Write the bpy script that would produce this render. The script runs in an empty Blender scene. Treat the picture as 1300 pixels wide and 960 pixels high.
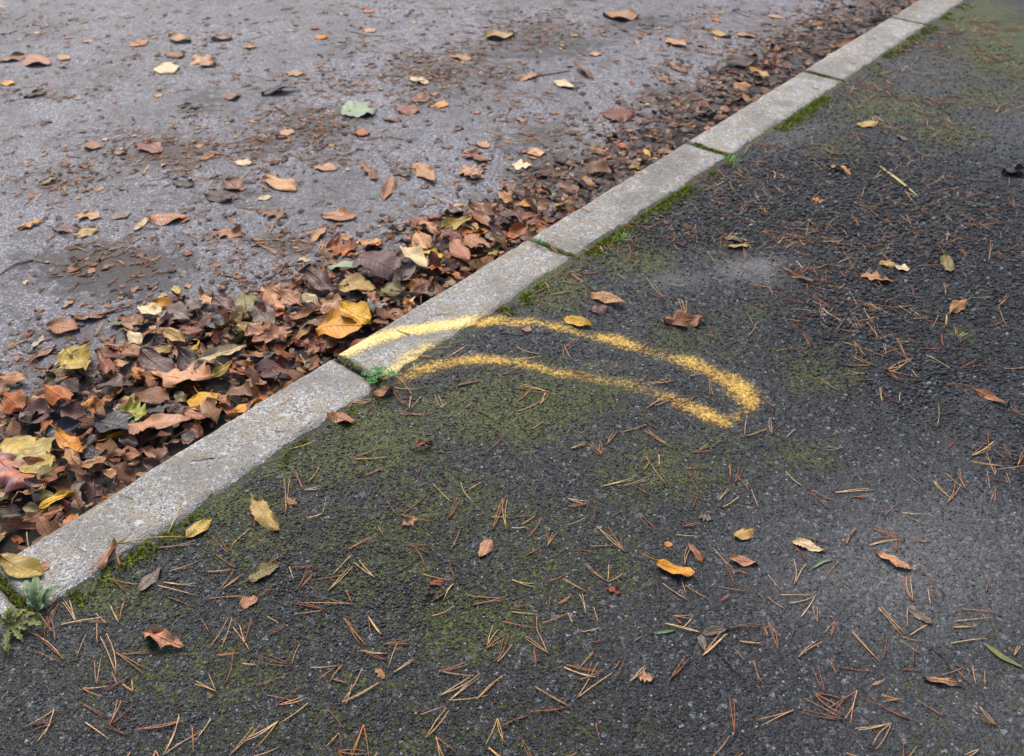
import bpy, math, random
import numpy as np
from mathutils import Vector, Matrix

# ------------------------------------------------------------------ camera
FPX, CX, CY, CAM_H = 1250.0, 650.0, 435.0, 1.15      # photograph is 1300 x 960, optical centre at 650,435
PITCH = math.atan(907 / FPX)
scene = bpy.context.scene
cam_data = bpy.data.cameras.new('camera')
cam = bpy.data.objects.new('camera', cam_data)
scene.collection.objects.link(cam)
cam.location = (0, 0, CAM_H)
cam.rotation_euler = (math.pi / 2 - PITCH, 0, 0)
cam_data.sensor_width = 36
cam_data.lens = FPX * 36 / 1300
cam_data.shift_y = -45 / 1300
cam_data.clip_start = 0.02
cam_data.clip_end = 500
cam_data.dof.use_dof = True
cam_data.dof.focus_distance = 1.55
cam_data.dof.aperture_fstop = 7.0
scene.camera = cam

# ------------------------------------------------------------------ sky and sun (overcast)
SUN_EL, SUN_AZ = math.radians(52), math.radians(-25)    # azimuth from +Y towards +X
world = bpy.data.worlds.new('World')
scene.world = world
world.use_nodes = True
wn = world.node_tree.nodes
sky = wn.new('ShaderNodeTexSky')
sky.sky_type = 'NISHITA'
sky.sun_disc = False
sky.sun_elevation = SUN_EL
sky.sun_rotation = SUN_AZ
sky.air_density = 1.0
sky.dust_density = 4.0
sky.ozone_density = 1.0
wn['Background'].inputs['Strength'].default_value = 0.10
world.node_tree.links.new(sky.outputs[0], wn['Background'].inputs['Color'])
sun_data = bpy.data.lights.new('sun', 'SUN')
sun_data.energy = 1.2
sun_data.angle = math.radians(28)
sun_data.color = (1.0, 0.94, 0.86)
sun = bpy.data.objects.new('sun', sun_data)
scene.collection.objects.link(sun)
sun_dir = Vector((math.sin(SUN_AZ) * math.cos(SUN_EL), math.cos(SUN_AZ) * math.cos(SUN_EL), math.sin(SUN_EL)))
sun.rotation_euler = sun_dir.to_track_quat('Z', 'Y').to_euler()
sun.location = sun_dir * 10
scene.view_settings.view_transform = 'Standard'
scene.view_settings.look = 'None'
scene.view_settings.gamma = 1
scene.view_settings.use_curve_mapping = False
scene.view_settings.exposure = 1.27

rng = random.Random(7)
nrg = np.random.default_rng(11)
C = scene.collection

# ------------------------------------------------------------------ ground frame: s along the kerb, t across it (path side positive)
TH = math.atan2(1290, FPX / math.cos(PITCH))
SX, SY = math.sin(TH), math.cos(TH)
TX, TY = math.cos(TH), -math.sin(TH)
T_ROAD, T_PATH = -1.256, -1.110           # kerb edges
ROAD_Z = -0.10
PATH_Z = -0.004

def st2xy(s, t):
    return s * SX + t * TX, s * SY + t * TY

def xy2st(x, y):
    return x * SX + y * SY, x * TX + y * TY

def ray(px, py, z):
    u = (px - CX) / FPX; v = -(py - CY) / FPX
    dy = math.cos(PITCH) + v * math.sin(PITCH)
    dz = -math.sin(PITCH) + v * math.cos(PITCH)
    k = (z - CAM_H) / dz
    return u * k, dy * k

def to_px(x, y, z):
    dz = z - CAM_H
    depth = y * math.cos(PITCH) - dz * math.sin(PITCH)
    up = y * math.sin(PITCH) + dz * math.cos(PITCH)
    depth = np.where(np.abs(depth) < 1e-3, 1e-3, depth)
    return CX + FPX * x / depth, CY - FPX * up / depth, depth

# ------------------------------------------------------------------ numpy value noise
def _hash(ix, iy, seed):
    n = (ix.astype(np.int64) * 374761393 + iy.astype(np.int64) * 668265263 + seed * 1442695041) & 0xffffffff
    n = ((n ^ (n >> 13)) * 1274126177) & 0xffffffff
    return ((n ^ (n >> 16)) & 0xffff) / 65535.0

def vnoise(x, y, seed=0):
    x = np.asarray(x, float); y = np.asarray(y, float)
    ix = np.floor(x); iy = np.floor(y); fx = x - ix; fy = y - iy
    fx = fx * fx * (3 - 2 * fx); fy = fy * fy * (3 - 2 * fy)
    a = _hash(ix, iy, seed); b = _hash(ix + 1, iy, seed); c = _hash(ix, iy + 1, seed); d = _hash(ix + 1, iy + 1, seed)
    return (a * (1 - fx) + b * fx) * (1 - fy) + (c * (1 - fx) + d * fx) * fy * 1.0

def fbm(x, y, oct=4, seed=0):
    r = 0; amp = 0.5; tot = 0
    for k in range(oct):
        r = r + amp * vnoise(x * 2 ** k + 17.3 * k, y * 2 ** k + 5.1 * k, seed + k); tot += amp; amp *= 0.55
    return r / tot

def sstep(a, b, x):
    k = np.clip((x - a) / (b - a), 0, 1)
    return k * k * (3 - 2 * k)

def blobs(px, py, lst):
    r = np.zeros_like(px)
    for cx, cy, rx, ry, a in lst:
        r = np.maximum(r, a * np.exp(-((px - cx) / rx) ** 2 - ((py - cy) / ry) ** 2))
    return r

# ------------------------------------------------------------------ materials
class NT:
    def __init__(self, name):
        self.m = bpy.data.materials.new(name); self.m.use_nodes = True
        self.t = self.m.node_tree; self.n = self.t.nodes; self.l = self.t.links
        self.b = self.n['Principled BSDF']
    def node(self, kind, **kw):
        nd = self.n.new(kind)
        for k, v in kw.items():
            if k.startswith('i_'):
                nd.inputs[k[2:].replace('_', ' ')].default_value = v
            else:
                setattr(nd, k, v)
        return nd
    def link(self, a, b): self.l.new(a, b)
    def val(self, v, sock):
        if hasattr(v, 'default_value') or hasattr(v, 'links'):
            self.l.new(v, sock)
        else:
            sock.default_value = v
    def math(self, op, a, b=0.0, clamp=False):
        nd = self.node('ShaderNodeMath', operation=op); nd.use_clamp = clamp
        self.val(a, nd.inputs[0]); self.val(b, nd.inputs[1]); return nd.outputs[0]
    def mix(self, f, a, b, blend='MIX'):
        nd = self.node('ShaderNodeMix', data_type='RGBA', blend_type=blend)
        self.val(f, nd.inputs['Factor'])
        self.val(a if not isinstance(a, tuple) else (*a[:3], 1), nd.inputs[6])
        self.val(b if not isinstance(b, tuple) else (*b[:3], 1), nd.inputs[7])
        return nd.outputs[2]
    def ramp(self, f, stops, interp='LINEAR'):
        nd = self.node('ShaderNodeValToRGB'); cr = nd.color_ramp; cr.interpolation = interp
        while len(cr.elements) < len(stops): cr.elements.new(0.5)
        for e, (p, c) in zip(cr.elements, stops):
            e.position = p; e.color = (c, c, c, 1) if not isinstance(c, tuple) else (*c[:3], 1)
        self.l.new(f, nd.inputs[0]); return nd.outputs[0]
    def maprange(self, v, a, b, c=0.0, d=1.0, smooth=True):
        nd = self.node('ShaderNodeMapRange'); nd.interpolation_type = 'SMOOTHSTEP' if smooth else 'LINEAR'
        self.val(v, nd.inputs[0])
        for i, x in enumerate((a, b, c, d)): nd.inputs[i + 1].default_value = x
        return nd.outputs[0]
    def attr(self, name): return self.node('ShaderNodeAttribute', attribute_name=name)
    def noise(self, vec, scale, detail=3, rough=0.55):
        nd = self.node('ShaderNodeTexNoise'); nd.inputs['Scale'].default_value = scale
        nd.inputs['Detail'].default_value = detail; nd.inputs['Roughness'].default_value = rough
        self.l.new(vec, nd.inputs['Vector']); return nd.outputs[0]
    def voro(self, vec, scale, feature='F1', rnd=1.0):
        nd = self.node('ShaderNodeTexVoronoi', feature=feature); nd.inputs['Scale'].default_value = scale
        nd.inputs['Randomness'].default_value = rnd
        self.l.new(vec, nd.inputs['Vector']); return nd
    def bump(self, h, strength, dist, normal=None):
        nd = self.node('ShaderNodeBump'); nd.inputs['Strength'].default_value = strength
        nd.inputs['Distance'].default_value = dist
        self.l.new(h, nd.inputs['Height'])
        if normal is not None: self.l.new(normal, nd.inputs['Normal'])
        return nd.outputs[0]

def srgb(h):
    h = h.lstrip('#'); r = []
    for i in (0, 2, 4):
        c = int(h[i:i + 2], 16) / 255
        r.append(c / 12.92 if c < 0.04045 else ((c + 0.055) / 1.055) ** 2.4)
    return tuple(r)

def pos(m): return m.node('ShaderNodeNewGeometry').outputs['Position']

def sep(m, col):
    nd = m.node('ShaderNodeSeparateColor'); m.link(col, nd.inputs[0]); return nd.outputs

# footpath asphalt: coarse dark aggregate, moss in the pits
def mat_path():
    m = NT('path_asphalt'); p = pos(m)
    at = sep(m, m.attr('zones').outputs['Color'])      # R moss, G rough dark, B smooth pale
    wob = m.noise(p, 60, 2)
    big = m.voro(p, 135); small = m.voro(p, 290); tiny = m.voro(p, 560)
    rc = sep(m, big.outputs['Color']); rs = sep(m, small.outputs['Color']); rt = sep(m, tiny.outputs['Color'])
    stone_big = m.ramp(rc[0], [(0, (.006, .007, .008)), (.35, (.012, .014, .016)), (.7, (.024, .028, .032)), (.88, (.048, .056, .064)), (1, (.15, .165, .18))])
    stone_sm = m.ramp(rs[1], [(0, (.005, .006, .007)), (.5, (.014, .016, .018)), (.82, (.036, .041, .047)), (.95, (.09, .10, .112)), (1, (.32, .33, .33))])
    warm = m.ramp(rs[2], [(0, (1, 1, 1)), (.8, (1, 1, 1)), (1, (1.15, .98, .82))])
    col = m.mix(m.maprange(rc[1], .42, .58), stone_big, stone_sm)
    col = m.mix(1.0, col, warm, 'MULTIPLY')
    tc = m.ramp(rt[0], [(0, .5), (.5, .9), (.9, 1.3), (1, 1.9)])
    col = m.mix(.75, col, tc, 'MULTIPLY')
    # bitumen pits between stones
    pit = m.maprange(big.outputs['Distance'], .45, .8)
    pit2 = m.maprange(small.outputs['Distance'], .42, .75)
    pits = m.math('MAXIMUM', pit, m.math('MULTIPLY', pit2, .7))
    col = m.mix(m.math('MULTIPLY', pits, .75), col, (.010, .011, .012))
    # large patches, worn paler film and dark exposed aggregate
    patch = m.noise(p, 3.2, 5, .6)
    col = m.mix(m.maprange(patch, .38, .72, 0, .12), col, (.045, .05, .056))
    col = m.mix(m.math('MULTIPLY', m.maprange(m.math('MULTIPLY', at[2], m.math('ADD', .45, m.noise(p, 20, 7, .8))), .12, .92), m.maprange(m.noise(p, 150, 4, .75), .36, .58, .25, 1.0)), col, m.mix(.6, (.148, .150, .152), tc, 'MULTIPLY'))
    col = m.mix(m.math('MULTIPLY', at[1], .9), col, m.mix(1.0, col, (.50, .52, .56), 'MULTIPLY'))
    # moss
    mn = m.noise(p, 95, 4, .7); mn2 = m.noise(p, 14, 3, .6)
    mm = m.math('ADD', m.math('MULTIPLY', at[0], 1.0), m.math('MULTIPLY', m.math('SUBTRACT', mn2, .5), .75))
    mm = m.math('ADD', mm, m.math('MULTIPLY', m.math('SUBTRACT', mn, .5), 2.2))
    mm = m.math('ADD', mm, m.math('MULTIPLY', pits, .25))
    mask = m.math('MULTIPLY', m.maprange(mm, .36, .70), m.maprange(at[0], .03, .2))
    mcol = m.ramp(m.noise(p, 260, 2), [(.3, (.010, .014, .002)), (.5, (.040, .050, .005)), (.68, (.135, .145, .014))])
    col = m.mix(m.math('MULTIPLY', mask, .9), col, mcol)
    m.link(col, m.b.inputs['Base Color'])
    # relief
    h = m.math('ADD', m.math('MULTIPLY', rs[2], .8), m.math('MULTIPLY', rt[2], .35))
    h = m.math('SUBTRACT', h, m.math('MULTIPLY', pits, .6))
    h = m.math('ADD', h, m.math('MULTIPLY', rc[2], .8))
    h = m.math('ADD', h, m.math('MULTIPLY', wob, .6))
    h = m.math('ADD', h, m.math('MULTIPLY', mask, m.math('MULTIPLY', mn, .8)))
    hs = m.math('MULTIPLY', h, m.math('SUBTRACT', 1.0, m.math('MULTIPLY', at[2], .55)))
    hs = m.math('MULTIPLY', hs, m.math('ADD', 1.0, m.math('MULTIPLY', at[1], .8)))
    m.link(m.bump(hs, 1.0, .0026), m.b.inputs['Normal'])
    m.link(m.math('SUBTRACT', .72, m.math('MULTIPLY', rs[0], .22)), m.b.inputs['Roughness'])
    m.b.inputs['Specular IOR Level'].default_value = .42
    return m.m

def mat_road():
    m = NT('road_asphalt'); p = pos(m)
    at = sep(m, m.attr('zones').outputs['Color'])      # R wet dirt, G humus, B -
    v1 = m.voro(p, 210); v2 = m.voro(p, 430)
    c1 = sep(m, v1.outputs['Color']); c2 = sep(m, v2.outputs['Color'])
    col = m.ramp(c1[0], [(0, (.08, .08, .09)), (.4, (.182, .178, .202)), (.8, (.262, .258, .288)), (1, (.46, .46, .49))])
    col = m.mix(.6, col, m.ramp(c2[1], [(0, .45), (.5, .95), (1, 1.5)]), 'MULTIPLY')
    pits = m.math('MAXIMUM', m.maprange(v1.outputs['Distance'], .4, .78), m.math('MULTIPLY', m.maprange(v2.outputs['Distance'], .4, .75), .6))
    pn = m.noise(p, 9, 5, .65)
    pits = m.math('MULTIPLY', pits, m.maprange(pn, .3, .7, .35, .95))
    col = m.mix(pits, col, (.05, .05, .055))
    col = m.mix(m.maprange(m.noise(p, 2.2, 6, .68), .40, .64, 0, .5), col, (.085, .08, .086))
    col = m.mix(m.maprange(m.noise(p, 16, 6, .75), .53, .61, 0, .62), col, (.072, .06, .054))
    col = m.mix(m.maprange(m.noise(p, 55, 5, .75), .54, .70, 0, .75), col, (.05, .042, .038))
    dn = m.noise(p, 30, 5, .7)
    dm = m.maprange(m.math('ADD', at[0], m.math('MULTIPLY', m.math('SUBTRACT', dn, .5), 1.6)), .25, .6, 0, .85)
    col = m.mix(m.math('MULTIPLY', dm, m.maprange(at[0], .02, .2)), col, (.030, .029, .031))
    hm = m.maprange(m.math('ADD', at[1], m.math('MULTIPLY', m.math('SUBTRACT', dn, .5), 1.3)), .25, .75, 0, .92)
    col = m.mix(m.math('MULTIPLY', hm, m.maprange(at[1], .02, .2)), col, m.ramp(dn, [(.3, (.018, .013, .011)), (.55, (.05, .034, .027)), (.75, (.10, .068, .052))]))
    m.link(col, m.b.inputs['Base Color'])
    h = m.math('SUBTRACT', m.math('MULTIPLY', c1[2], .5), m.math('ADD', v1.outputs['Distance'], m.math('MULTIPLY', v2.outputs['Distance'], .5)))
    m.link(m.bump(h, .9, .0022), m.b.inputs['Normal'])
    m.b.inputs['Roughness'].default_value = .68
    m.b.inputs['Specular IOR Level'].default_value = .4
    return m.m

def mat_kerb():
    m = NT('kerb_stone'); p = pos(m)
    oi = m.node('ShaderNodeObjectInfo')
    v = m.voro(p, 420); v2 = m.voro(p, 210)
    c = sep(m, v.outputs['Color']); c2 = sep(m, v2.outputs['Color'])
    col = m.ramp(c[0], [(0, (.12, .117, .110)), (.3, (.25, .246, .235)), (.75, (.365, .36, .347)), (1, (.60, .60, .59))])
    col = m.mix(.45, col, m.ramp(c2[0], [(0, .62), (.4, .95), (1, 1.2)]), 'MULTIPLY')
    n1 = m.noise(p, 22, 6, .7); n2 = m.noise(p, 6, 5, .65); n3 = m.noise(p, 120, 3, .7)
    col = m.mix(m.maprange(n1, .40, .64, 0, .72), col, (.25, .21, .14))
    col = m.mix(m.maprange(n2, .44, .60, 0, .62), col, (.165, .158, .145))
    col = m.mix(m.maprange(n3, .56, .68, 0, .85), col, (.085, .078, .068))
    pale = m.noise(p, 48, 4, .7)
    col = m.mix(m.maprange(pale, .57, .68, 0, .6), col, (.60, .60, .58))
    ed = m.attr('edge').outputs['Fac']
    em = m.maprange(m.math('ADD', ed, m.math('MULTIPLY', m.math('SUBTRACT', n1, .5), .9)), .35, .8, 0, .7)
    col = m.mix(em, col, (.095, .085, .055))
    col = m.mix(1.0, col, m.ramp(oi.outputs['Random'], [(0, .92), (1, 1.08)]), 'MULTIPLY')
    m.link(col, m.b.inputs['Base Color'])
    h = m.math('ADD', m.math('MULTIPLY', n3, .8), m.math('SUBTRACT', m.math('MULTIPLY', c[1], .5), v.outputs['Distance']))
    h = m.math('ADD', h, m.math('MULTIPLY', n1, 1.2))
    m.link(m.bump(h, .8, .002), m.b.inputs['Normal'])
    m.b.inputs['Roughness'].default_value = .85
    m.b.inputs['Specular IOR Level'].default_value = .3
    return m.m

def mat_paint(name, base, worn, grain, lo, hi):
    m = NT(name); p = pos(m)
    d = m.attr('dens').outputs['Fac']
    v = m.voro(p, 135); v2 = m.voro(p, 290)
    n = m.noise(p, 330, 4, .8); nb = m.noise(p, 26, 4, .6)
    pit = m.math('MAXIMUM', m.maprange(v.outputs['Distance'], .35, .8), m.math('MULTIPLY', m.maprange(v2.outputs['Distance'], .4, .75), .8))
    k = m.math('ADD', d, m.math('MULTIPLY', m.math('SUBTRACT', n, .5), grain))
    k = m.math('ADD', k, m.math('MULTIPLY', m.math('SUBTRACT', nb, .5), .55))
    k = m.math('SUBTRACT', k, m.math('MULTIPLY', pit, grain * .22))
    a = m.math('MULTIPLY', m.maprange(k, lo, hi, 0, .95), m.maprange(d, .01, .12))
    col = m.mix(m.maprange(m.math('ADD', m.math('MULTIPLY', m.noise(p, 150, 3, .7), .6), m.math('MULTIPLY', m.noise(p, 20, 3, .6), .4)), .38, .64, 0, 1.0), base, worn)
    m.link(col, m.b.inputs['Base Color'])
    m.link(a, m.b.inputs['Alpha'])
    h = m.math('SUBTRACT', m.math('MULTIPLY', sep(m, v.outputs['Color'])[2], .7), m.math('ADD', v.outputs['Distance'], m.math('MULTIPLY', v2.outputs['Distance'], .5)))
    m.link(m.bump(h, .9, .0012 * grain), m.b.inputs['Normal'])
    m.b.inputs['Roughness'].default_value = .7
    return m.m

def mat_leaf():
    m = NT('leaf'); p = pos(m)
    ca = m.attr('tint'); cb = m.attr('tint_two'); mo = ca.outputs['Alpha']
    uvn = m.node('ShaderNodeUVMap'); sx = m.node('ShaderNodeSeparateXYZ'); m.link(uvn.outputs[0], sx.inputs[0])
    u, v = sx.outputs[0], sx.outputs[1]
    av = m.math('ABSOLUTE', v)
    side = m.math('SINE', m.math('MULTIPLY', m.math('SUBTRACT', u, m.math('MULTIPLY', av, .55)), 58.0))
    vein = m.math('MULTIPLY', m.maprange(side, .80, 1.0), .55)
    mid = m.maprange(av, .0, .022, 1, 0)
    n1 = m.noise(p, 70, 4, .65); n2 = m.noise(p, 330, 3, .7); n3 = m.noise(p, 30, 3, .6)
    f = m.maprange(m.math('ADD', m.math('MULTIPLY', n1, .7), m.math('MULTIPLY', n3, .5)), .48, .72)
    col = m.mix(m.math('MULTIPLY', f, mo), ca.outputs['Color'], cb.outputs['Color'])
    col = m.mix(m.maprange(n2, .52, .70, 0, .7), col, m.mix(1.0, col, (.40, .34, .31), 'MULTIPLY'))
    col = m.mix(m.maprange(n1, .25, .8, 0, 1), m.mix(1.0, col, (.58, .53, .54), 'MULTIPLY'), m.mix(1.0, col, (1.22, 1.18, 1.10), 'MULTIPLY'))
    col = m.mix(m.math('MULTIPLY', vein, .5), col, m.mix(1.0, col, (1.5, 1.35, 1.1), 'MULTIPLY'))
    col = m.mix(m.math('MULTIPLY', mid, .5), col, m.mix(1.0, col, (1.7, 1.4, 1.1), 'MULTIPLY'))
    m.link(col, m.b.inputs['Base Color'])
    h = m.math('ADD', m.math('MULTIPLY', n1, .8), m.math('ADD', m.math('MULTIPLY', n2, .3), m.math('ADD', vein, mid)))
    m.link(m.bump(h, .8, .0016), m.b.inputs['Normal'])
    m.link(m.maprange(n1, .3, .7, 0.32, .58), m.b.inputs['Roughness'])
    m.b.inputs['Specular IOR Level'].default_value = .27
    return m.m

def mat_attr(name, rough=.6, spec=.35, var=.5):
    m = NT(name); p = pos(m)
    ca = m.attr('tint').outputs['Color']
    n = m.noise(p, 180, 3, .65)
    col = m.mix(m.maprange(n, .35, .7), m.mix(1.0, ca, (1 - var * .6,) * 3, 'MULTIPLY'), m.mix(1.0, ca, (1 + var * .3,) * 3, 'MULTIPLY'))
    m.link(col, m.b.inputs['Base Color'])
    m.b.inputs['Roughness'].default_value = rough
    m.b.inputs['Specular IOR Level'].default_value = spec
    return m.m

def mat_soil():
    m = NT('joint_soil'); p = pos(m)
    n = m.noise(p, 160, 5, .7)
    m.link(m.ramp(n, [(.3, (.006, .005, .004)), (.55, (.018, .014, .011)), (.75, (.05, .04, .03))]), m.b.inputs['Base Color'])
    m.link(m.bump(n, 1.0, .004), m.b.inputs['Normal'])
    m.b.inputs['Roughness'].default_value = .95
    return m.m

M_PATH, M_ROAD, M_KERB, M_SOIL = mat_path(), mat_road(), mat_kerb(), mat_soil()
M_PAINT_K = mat_paint('cream_yellow_paint', srgb('ead593'), srgb('d0b05c'), 1.3, .16, .85)
M_PAINT_P = mat_paint('ochre_yellow_paint', srgb('d2ac4c'), srgb('96732c'), 1.6, .17, .92)
M_LEAF = mat_leaf()
M_NEEDLE = mat_attr('pine_needle', .45, .4, .5)
M_MOSS = mat_attr('moss', .9, .1, .6)
M_GREEN = mat_attr('green_plant', .5, .35, .35)
M_TWIG = mat_attr('twig_bark', .75, .25, .6)
M_GRIT = mat_attr('grit', .7, .4, .5)

# ------------------------------------------------------------------ object helpers
def mesh_obj(name, verts, faces, mat, parent=None, smooth=True, cols=None, extra=None, uv=None):
    me = bpy.data.meshes.new(name)
    me.from_pydata([tuple(v) for v in verts] if not isinstance(verts, np.ndarray) else verts.tolist(), [], faces if isinstance(faces, list) else faces.tolist())
    me.materials.append(mat)
    for nm, arr in (cols or {}).items():
        a = me.color_attributes.new(nm, 'FLOAT_COLOR', 'POINT')
        a.data.foreach_set('color', np.asarray(arr, np.float32).ravel())
    for nm, arr in (extra or {}).items():
        a = me.attributes.new(nm, 'FLOAT', 'POINT')
        a.data.foreach_set('value', np.asarray(arr, np.float32).ravel())
    if uv is not None:
        l = me.uv_layers.new(name='UVMap')
        idx = np.empty(len(me.loops), np.int32); me.loops.foreach_get('vertex_index', idx)
        l.data.foreach_set('uv', np.asarray(uv, np.float32)[idx].ravel())
    if smooth: me.polygons.foreach_set('use_smooth', [True] * len(me.polygons))
    me.update()
    o = bpy.data.objects.new(name, me); C.objects.link(o)
    if parent is not None: o.parent = parent
    return o

def tag(o, label=None, cat=None, group=None, kind=None):
    if label: o['label'] = label
    if cat: o['category'] = cat
    if group: o['group'] = group
    if kind: o['kind'] = kind
    return o

def empty(name, loc):
    o = bpy.data.objects.new(name, None); C.objects.link(o); o.location = loc; o.empty_display_size = .05
    return o

def grid_faces(nu, nv):
    i = np.arange(nu - 1)[:, None]; j = np.arange(nv - 1)[None, :]
    a = i * nv + j
    return np.stack([a, a + nv, a + nv + 1, a + 1], -1).reshape(-1, 4)

def axis(fine0, fine1, step, far0, far1):
    a = list(np.arange(fine0, fine1 + 1e-6, step))
    k = step; v = a[-1]
    while v < far1: k *= 1.35; v += k; a.append(v)
    k = step; v = a[0]
    while v > far0: k *= 1.35; v -= k; a.insert(0, v)
    return np.array(a)

# ------------------------------------------------------------------ surface shapes
def path_h(s, t):
    s = np.asarray(s, float); t = np.asarray(t, float)
    h = PATH_Z + .010 * (fbm(s * 2.2, t * 2.2, 3, 3) - .5) + .005 * (fbm(s * 14, t * 14, 3, 5) - .5)
    near = np.exp(-np.clip(t - T_PATH, 0, 9) / .03)
    return h * (1 - .3 * near) + near * .007 * (fbm(s * 26, t * 26, 3, 9) - .5)

def road_h(s, t):
    return ROAD_Z + .012 * (fbm(np.asarray(s) * 1.7, np.asarray(t) * 1.7, 3, 21) - .5) + .003 * (fbm(np.asarray(s) * 16, np.asarray(t) * 16, 2, 23) - .5)

def kerb_h(s, t):
    s = np.asarray(s, float); t = np.asarray(t, float)
    a = t - T_ROAD - .004 * (fbm(s * 30, t * 4, 3, 31) - .3) - .016 * sstep(.66, .82, fbm(s * 11, t * 11, 3, 39))          # distance from road edge, chipped
    b = T_PATH - t + .024 * (fbm(s * 16, t * 10, 4, 33) - .5)          # distance from path edge, ragged
    z = .003 * (fbm(s * 9, t * 9, 3, 35) - .5) + .0016 * (fbm(s * 60, t * 60, 2, 37) - .5)
    r = .011
    z = z - np.where(a < r, r - np.sqrt(np.clip(r * r - (r - np.clip(a, 0, r)) ** 2, 0, None)), 0)
    z = z - .016 * sstep(.022, -.012, b)
    return z

HB = [(-300, 640), (-120, 540), (0, 475), (60, 478), (130, 425), (190, 392), (300, 372), (400, 338), (470, 305), (540, 285), (610, 262), (700, 212), (780, 165), (860, 118), (960, 66), (1050, 14), (1120, -60)]
_hb = []
for q in HB:
    x, y = ray(*q, ROAD_Z)
    s_, t_ = xy2st(x, y); _hb.append((s_, T_ROAD - t_))
_hb.sort()
HBS = np.array([a for a, b in _hb]); HBD = np.array([b for a, b in _hb])

def heap_w(s): return np.interp(s, HBS, HBD)

def heap_h(s, t):
    s = np.asarray(s, float); t = np.asarray(t, float)
    d = np.clip(T_ROAD - t, 0, 9)
    w = heap_w(s)
    amp = np.interp(s, [-1, 1.2, 1.9, 3, 5], [.064, .060, .042, .026, .022])
    k = np.clip(1 - d / w, 0, 1)
    return road_h(s, t) + amp * k ** 1.25 * (0.75 + .5 * fbm(s * 9, t * 9, 3, 41)) * np.where(k > 0, 1, 0)

def hit(px, py, kind):
    """pixel -> point on the surface it shows (kerb/path top or the road with its leaf heap)"""
    if kind == 'path':
        x, y = ray(px, py, 0.0); s, t = xy2st(x, y)
        return s, t
    z = ROAD_Z
    for _ in range(8):
        x, y = ray(px, py, z); s, t = xy2st(x, y)
        t = min(t, T_ROAD - .012)
        z = .5 * z + .5 * float(heap_h(s, t))
    return s, t

# ------------------------------------------------------------------ path, road
MOSS = [(400, 590, 120, 45, .5), (480, 560, 110, 60, .55), (640, 520, 130, 55, .6), (690, 365, 55, 28, .95), (800, 330, 60, 25, .5),
        (560, 640, 120, 60, .42), (480, 700, 130, 80, .42), (700, 500, 100, 50, .5), (880, 430, 80, 40, .35), (1040, 470, 50, 35, .45),
        (600, 790, 150, 60, .42), (330, 690, 80, 50, .4), (850, 600, 120, 60, .38), (1010, 580, 50, 30, .4), (1130, 140, 90, 25, .5),
        (1200, 170, 60, 20, .5), (1280, 60, 70, 45, .75), (1240, 22, 60, 22, .8), (1060, 190, 50, 20, .4), (150, 760, 90, 40, .5),
        (250, 850, 200, 60, .32), (700, 720, 160, 90, .3), (960, 395, 40, 18, .3), (1250, 120, 60, 25, .4), (300, 640, 70, 30, .6), (1230, 430, 25, 30, .3), (500, 930, 400, 60, .25)]
ROUGH = [(1000, 275, 150, 42, 1), (1150, 290, 130, 75, 1), (1100, 400, 90, 60, 1), (1200, 480, 100, 55, .9), (1290, 560, 70, 50, .9), (850, 290, 90, 25, .9),
         (1250, 360, 90, 90, .6), (1050, 215, 130, 30, .6), (420, 740, 220, 130, .35), (500, 930, 500, 90, .3), (690, 290, 50, 30, .3)]
SMOOTH = [(955, 338, 58, 22, .85), (925, 345, 30, 14, .7), (1190, 720, 300, 170, .62), (1230, 600, 150, 90, .42), (1180, 90, 110, 45, .45), (860, 350, 60, 18, .6), (1080, 620, 140, 60, .3), (1290, 150, 90, 90, .4),
          (1000, 170, 60, 22, .55), (1250, 900, 300, 120, .48), (1240, 510, 50, 30, .5), (900, 780, 130, 90, .2)]
ss = axis(-.5, 5.0, .009, -30, 40); tt = axis(T_PATH - .02, .55, .009, T_PATH - .02, 30)
S, T = np.meshgrid(ss, tt, indexing='ij')
X, Y = st2xy(S, T); Z = path_h(S, T)
PX, PY, DEP = to_px(X, Y, Z)
ok = DEP > .2
PX = np.where(ok, PX, -9999.); PY = np.where(ok, PY, -9999.)
wx = 30 * (fbm(S * 9, T * 9, 3, 61) - .5); wy = 18 * (fbm(S * 9, T * 9, 3, 62) - .5)
edge_d = T - T_PATH
moss = 1.4 * blobs(PX + wx, PY + wy, MOSS)
moss = np.maximum(moss, .6 * np.exp(-np.clip(edge_d, 0, 9) / .03) * (.35 + .9 * fbm(S * 5, T * 5, 3, 63)))
moss = np.maximum(moss, .22 * sstep(.4, .7, fbm(S * 2, T * 2, 3, 64)))
rough = blobs(PX + wx * 1.5, PY + wy * 1.5, ROUGH)
smo = blobs(PX + wx * 2.4, PY + wy * 2.2, SMOOTH) * (1 - .6 * np.clip(moss, 0, 1))
out = (1 - ok) * 1.0
zones = np.stack([moss, rough, np.maximum(smo, out * .4), np.ones_like(moss)], -1)
Z = Z + rough * .006 * (fbm(S * 75, T * 75, 2, 66) - .5)
o = mesh_obj('footpath', np.stack([X, Y, Z], -1).reshape(-1, 3), grid_faces(len(ss), len(tt)), M_PATH, cols={'zones': zones.reshape(-1, 4)})
tag(o, kind='structure')
footpath = o

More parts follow.
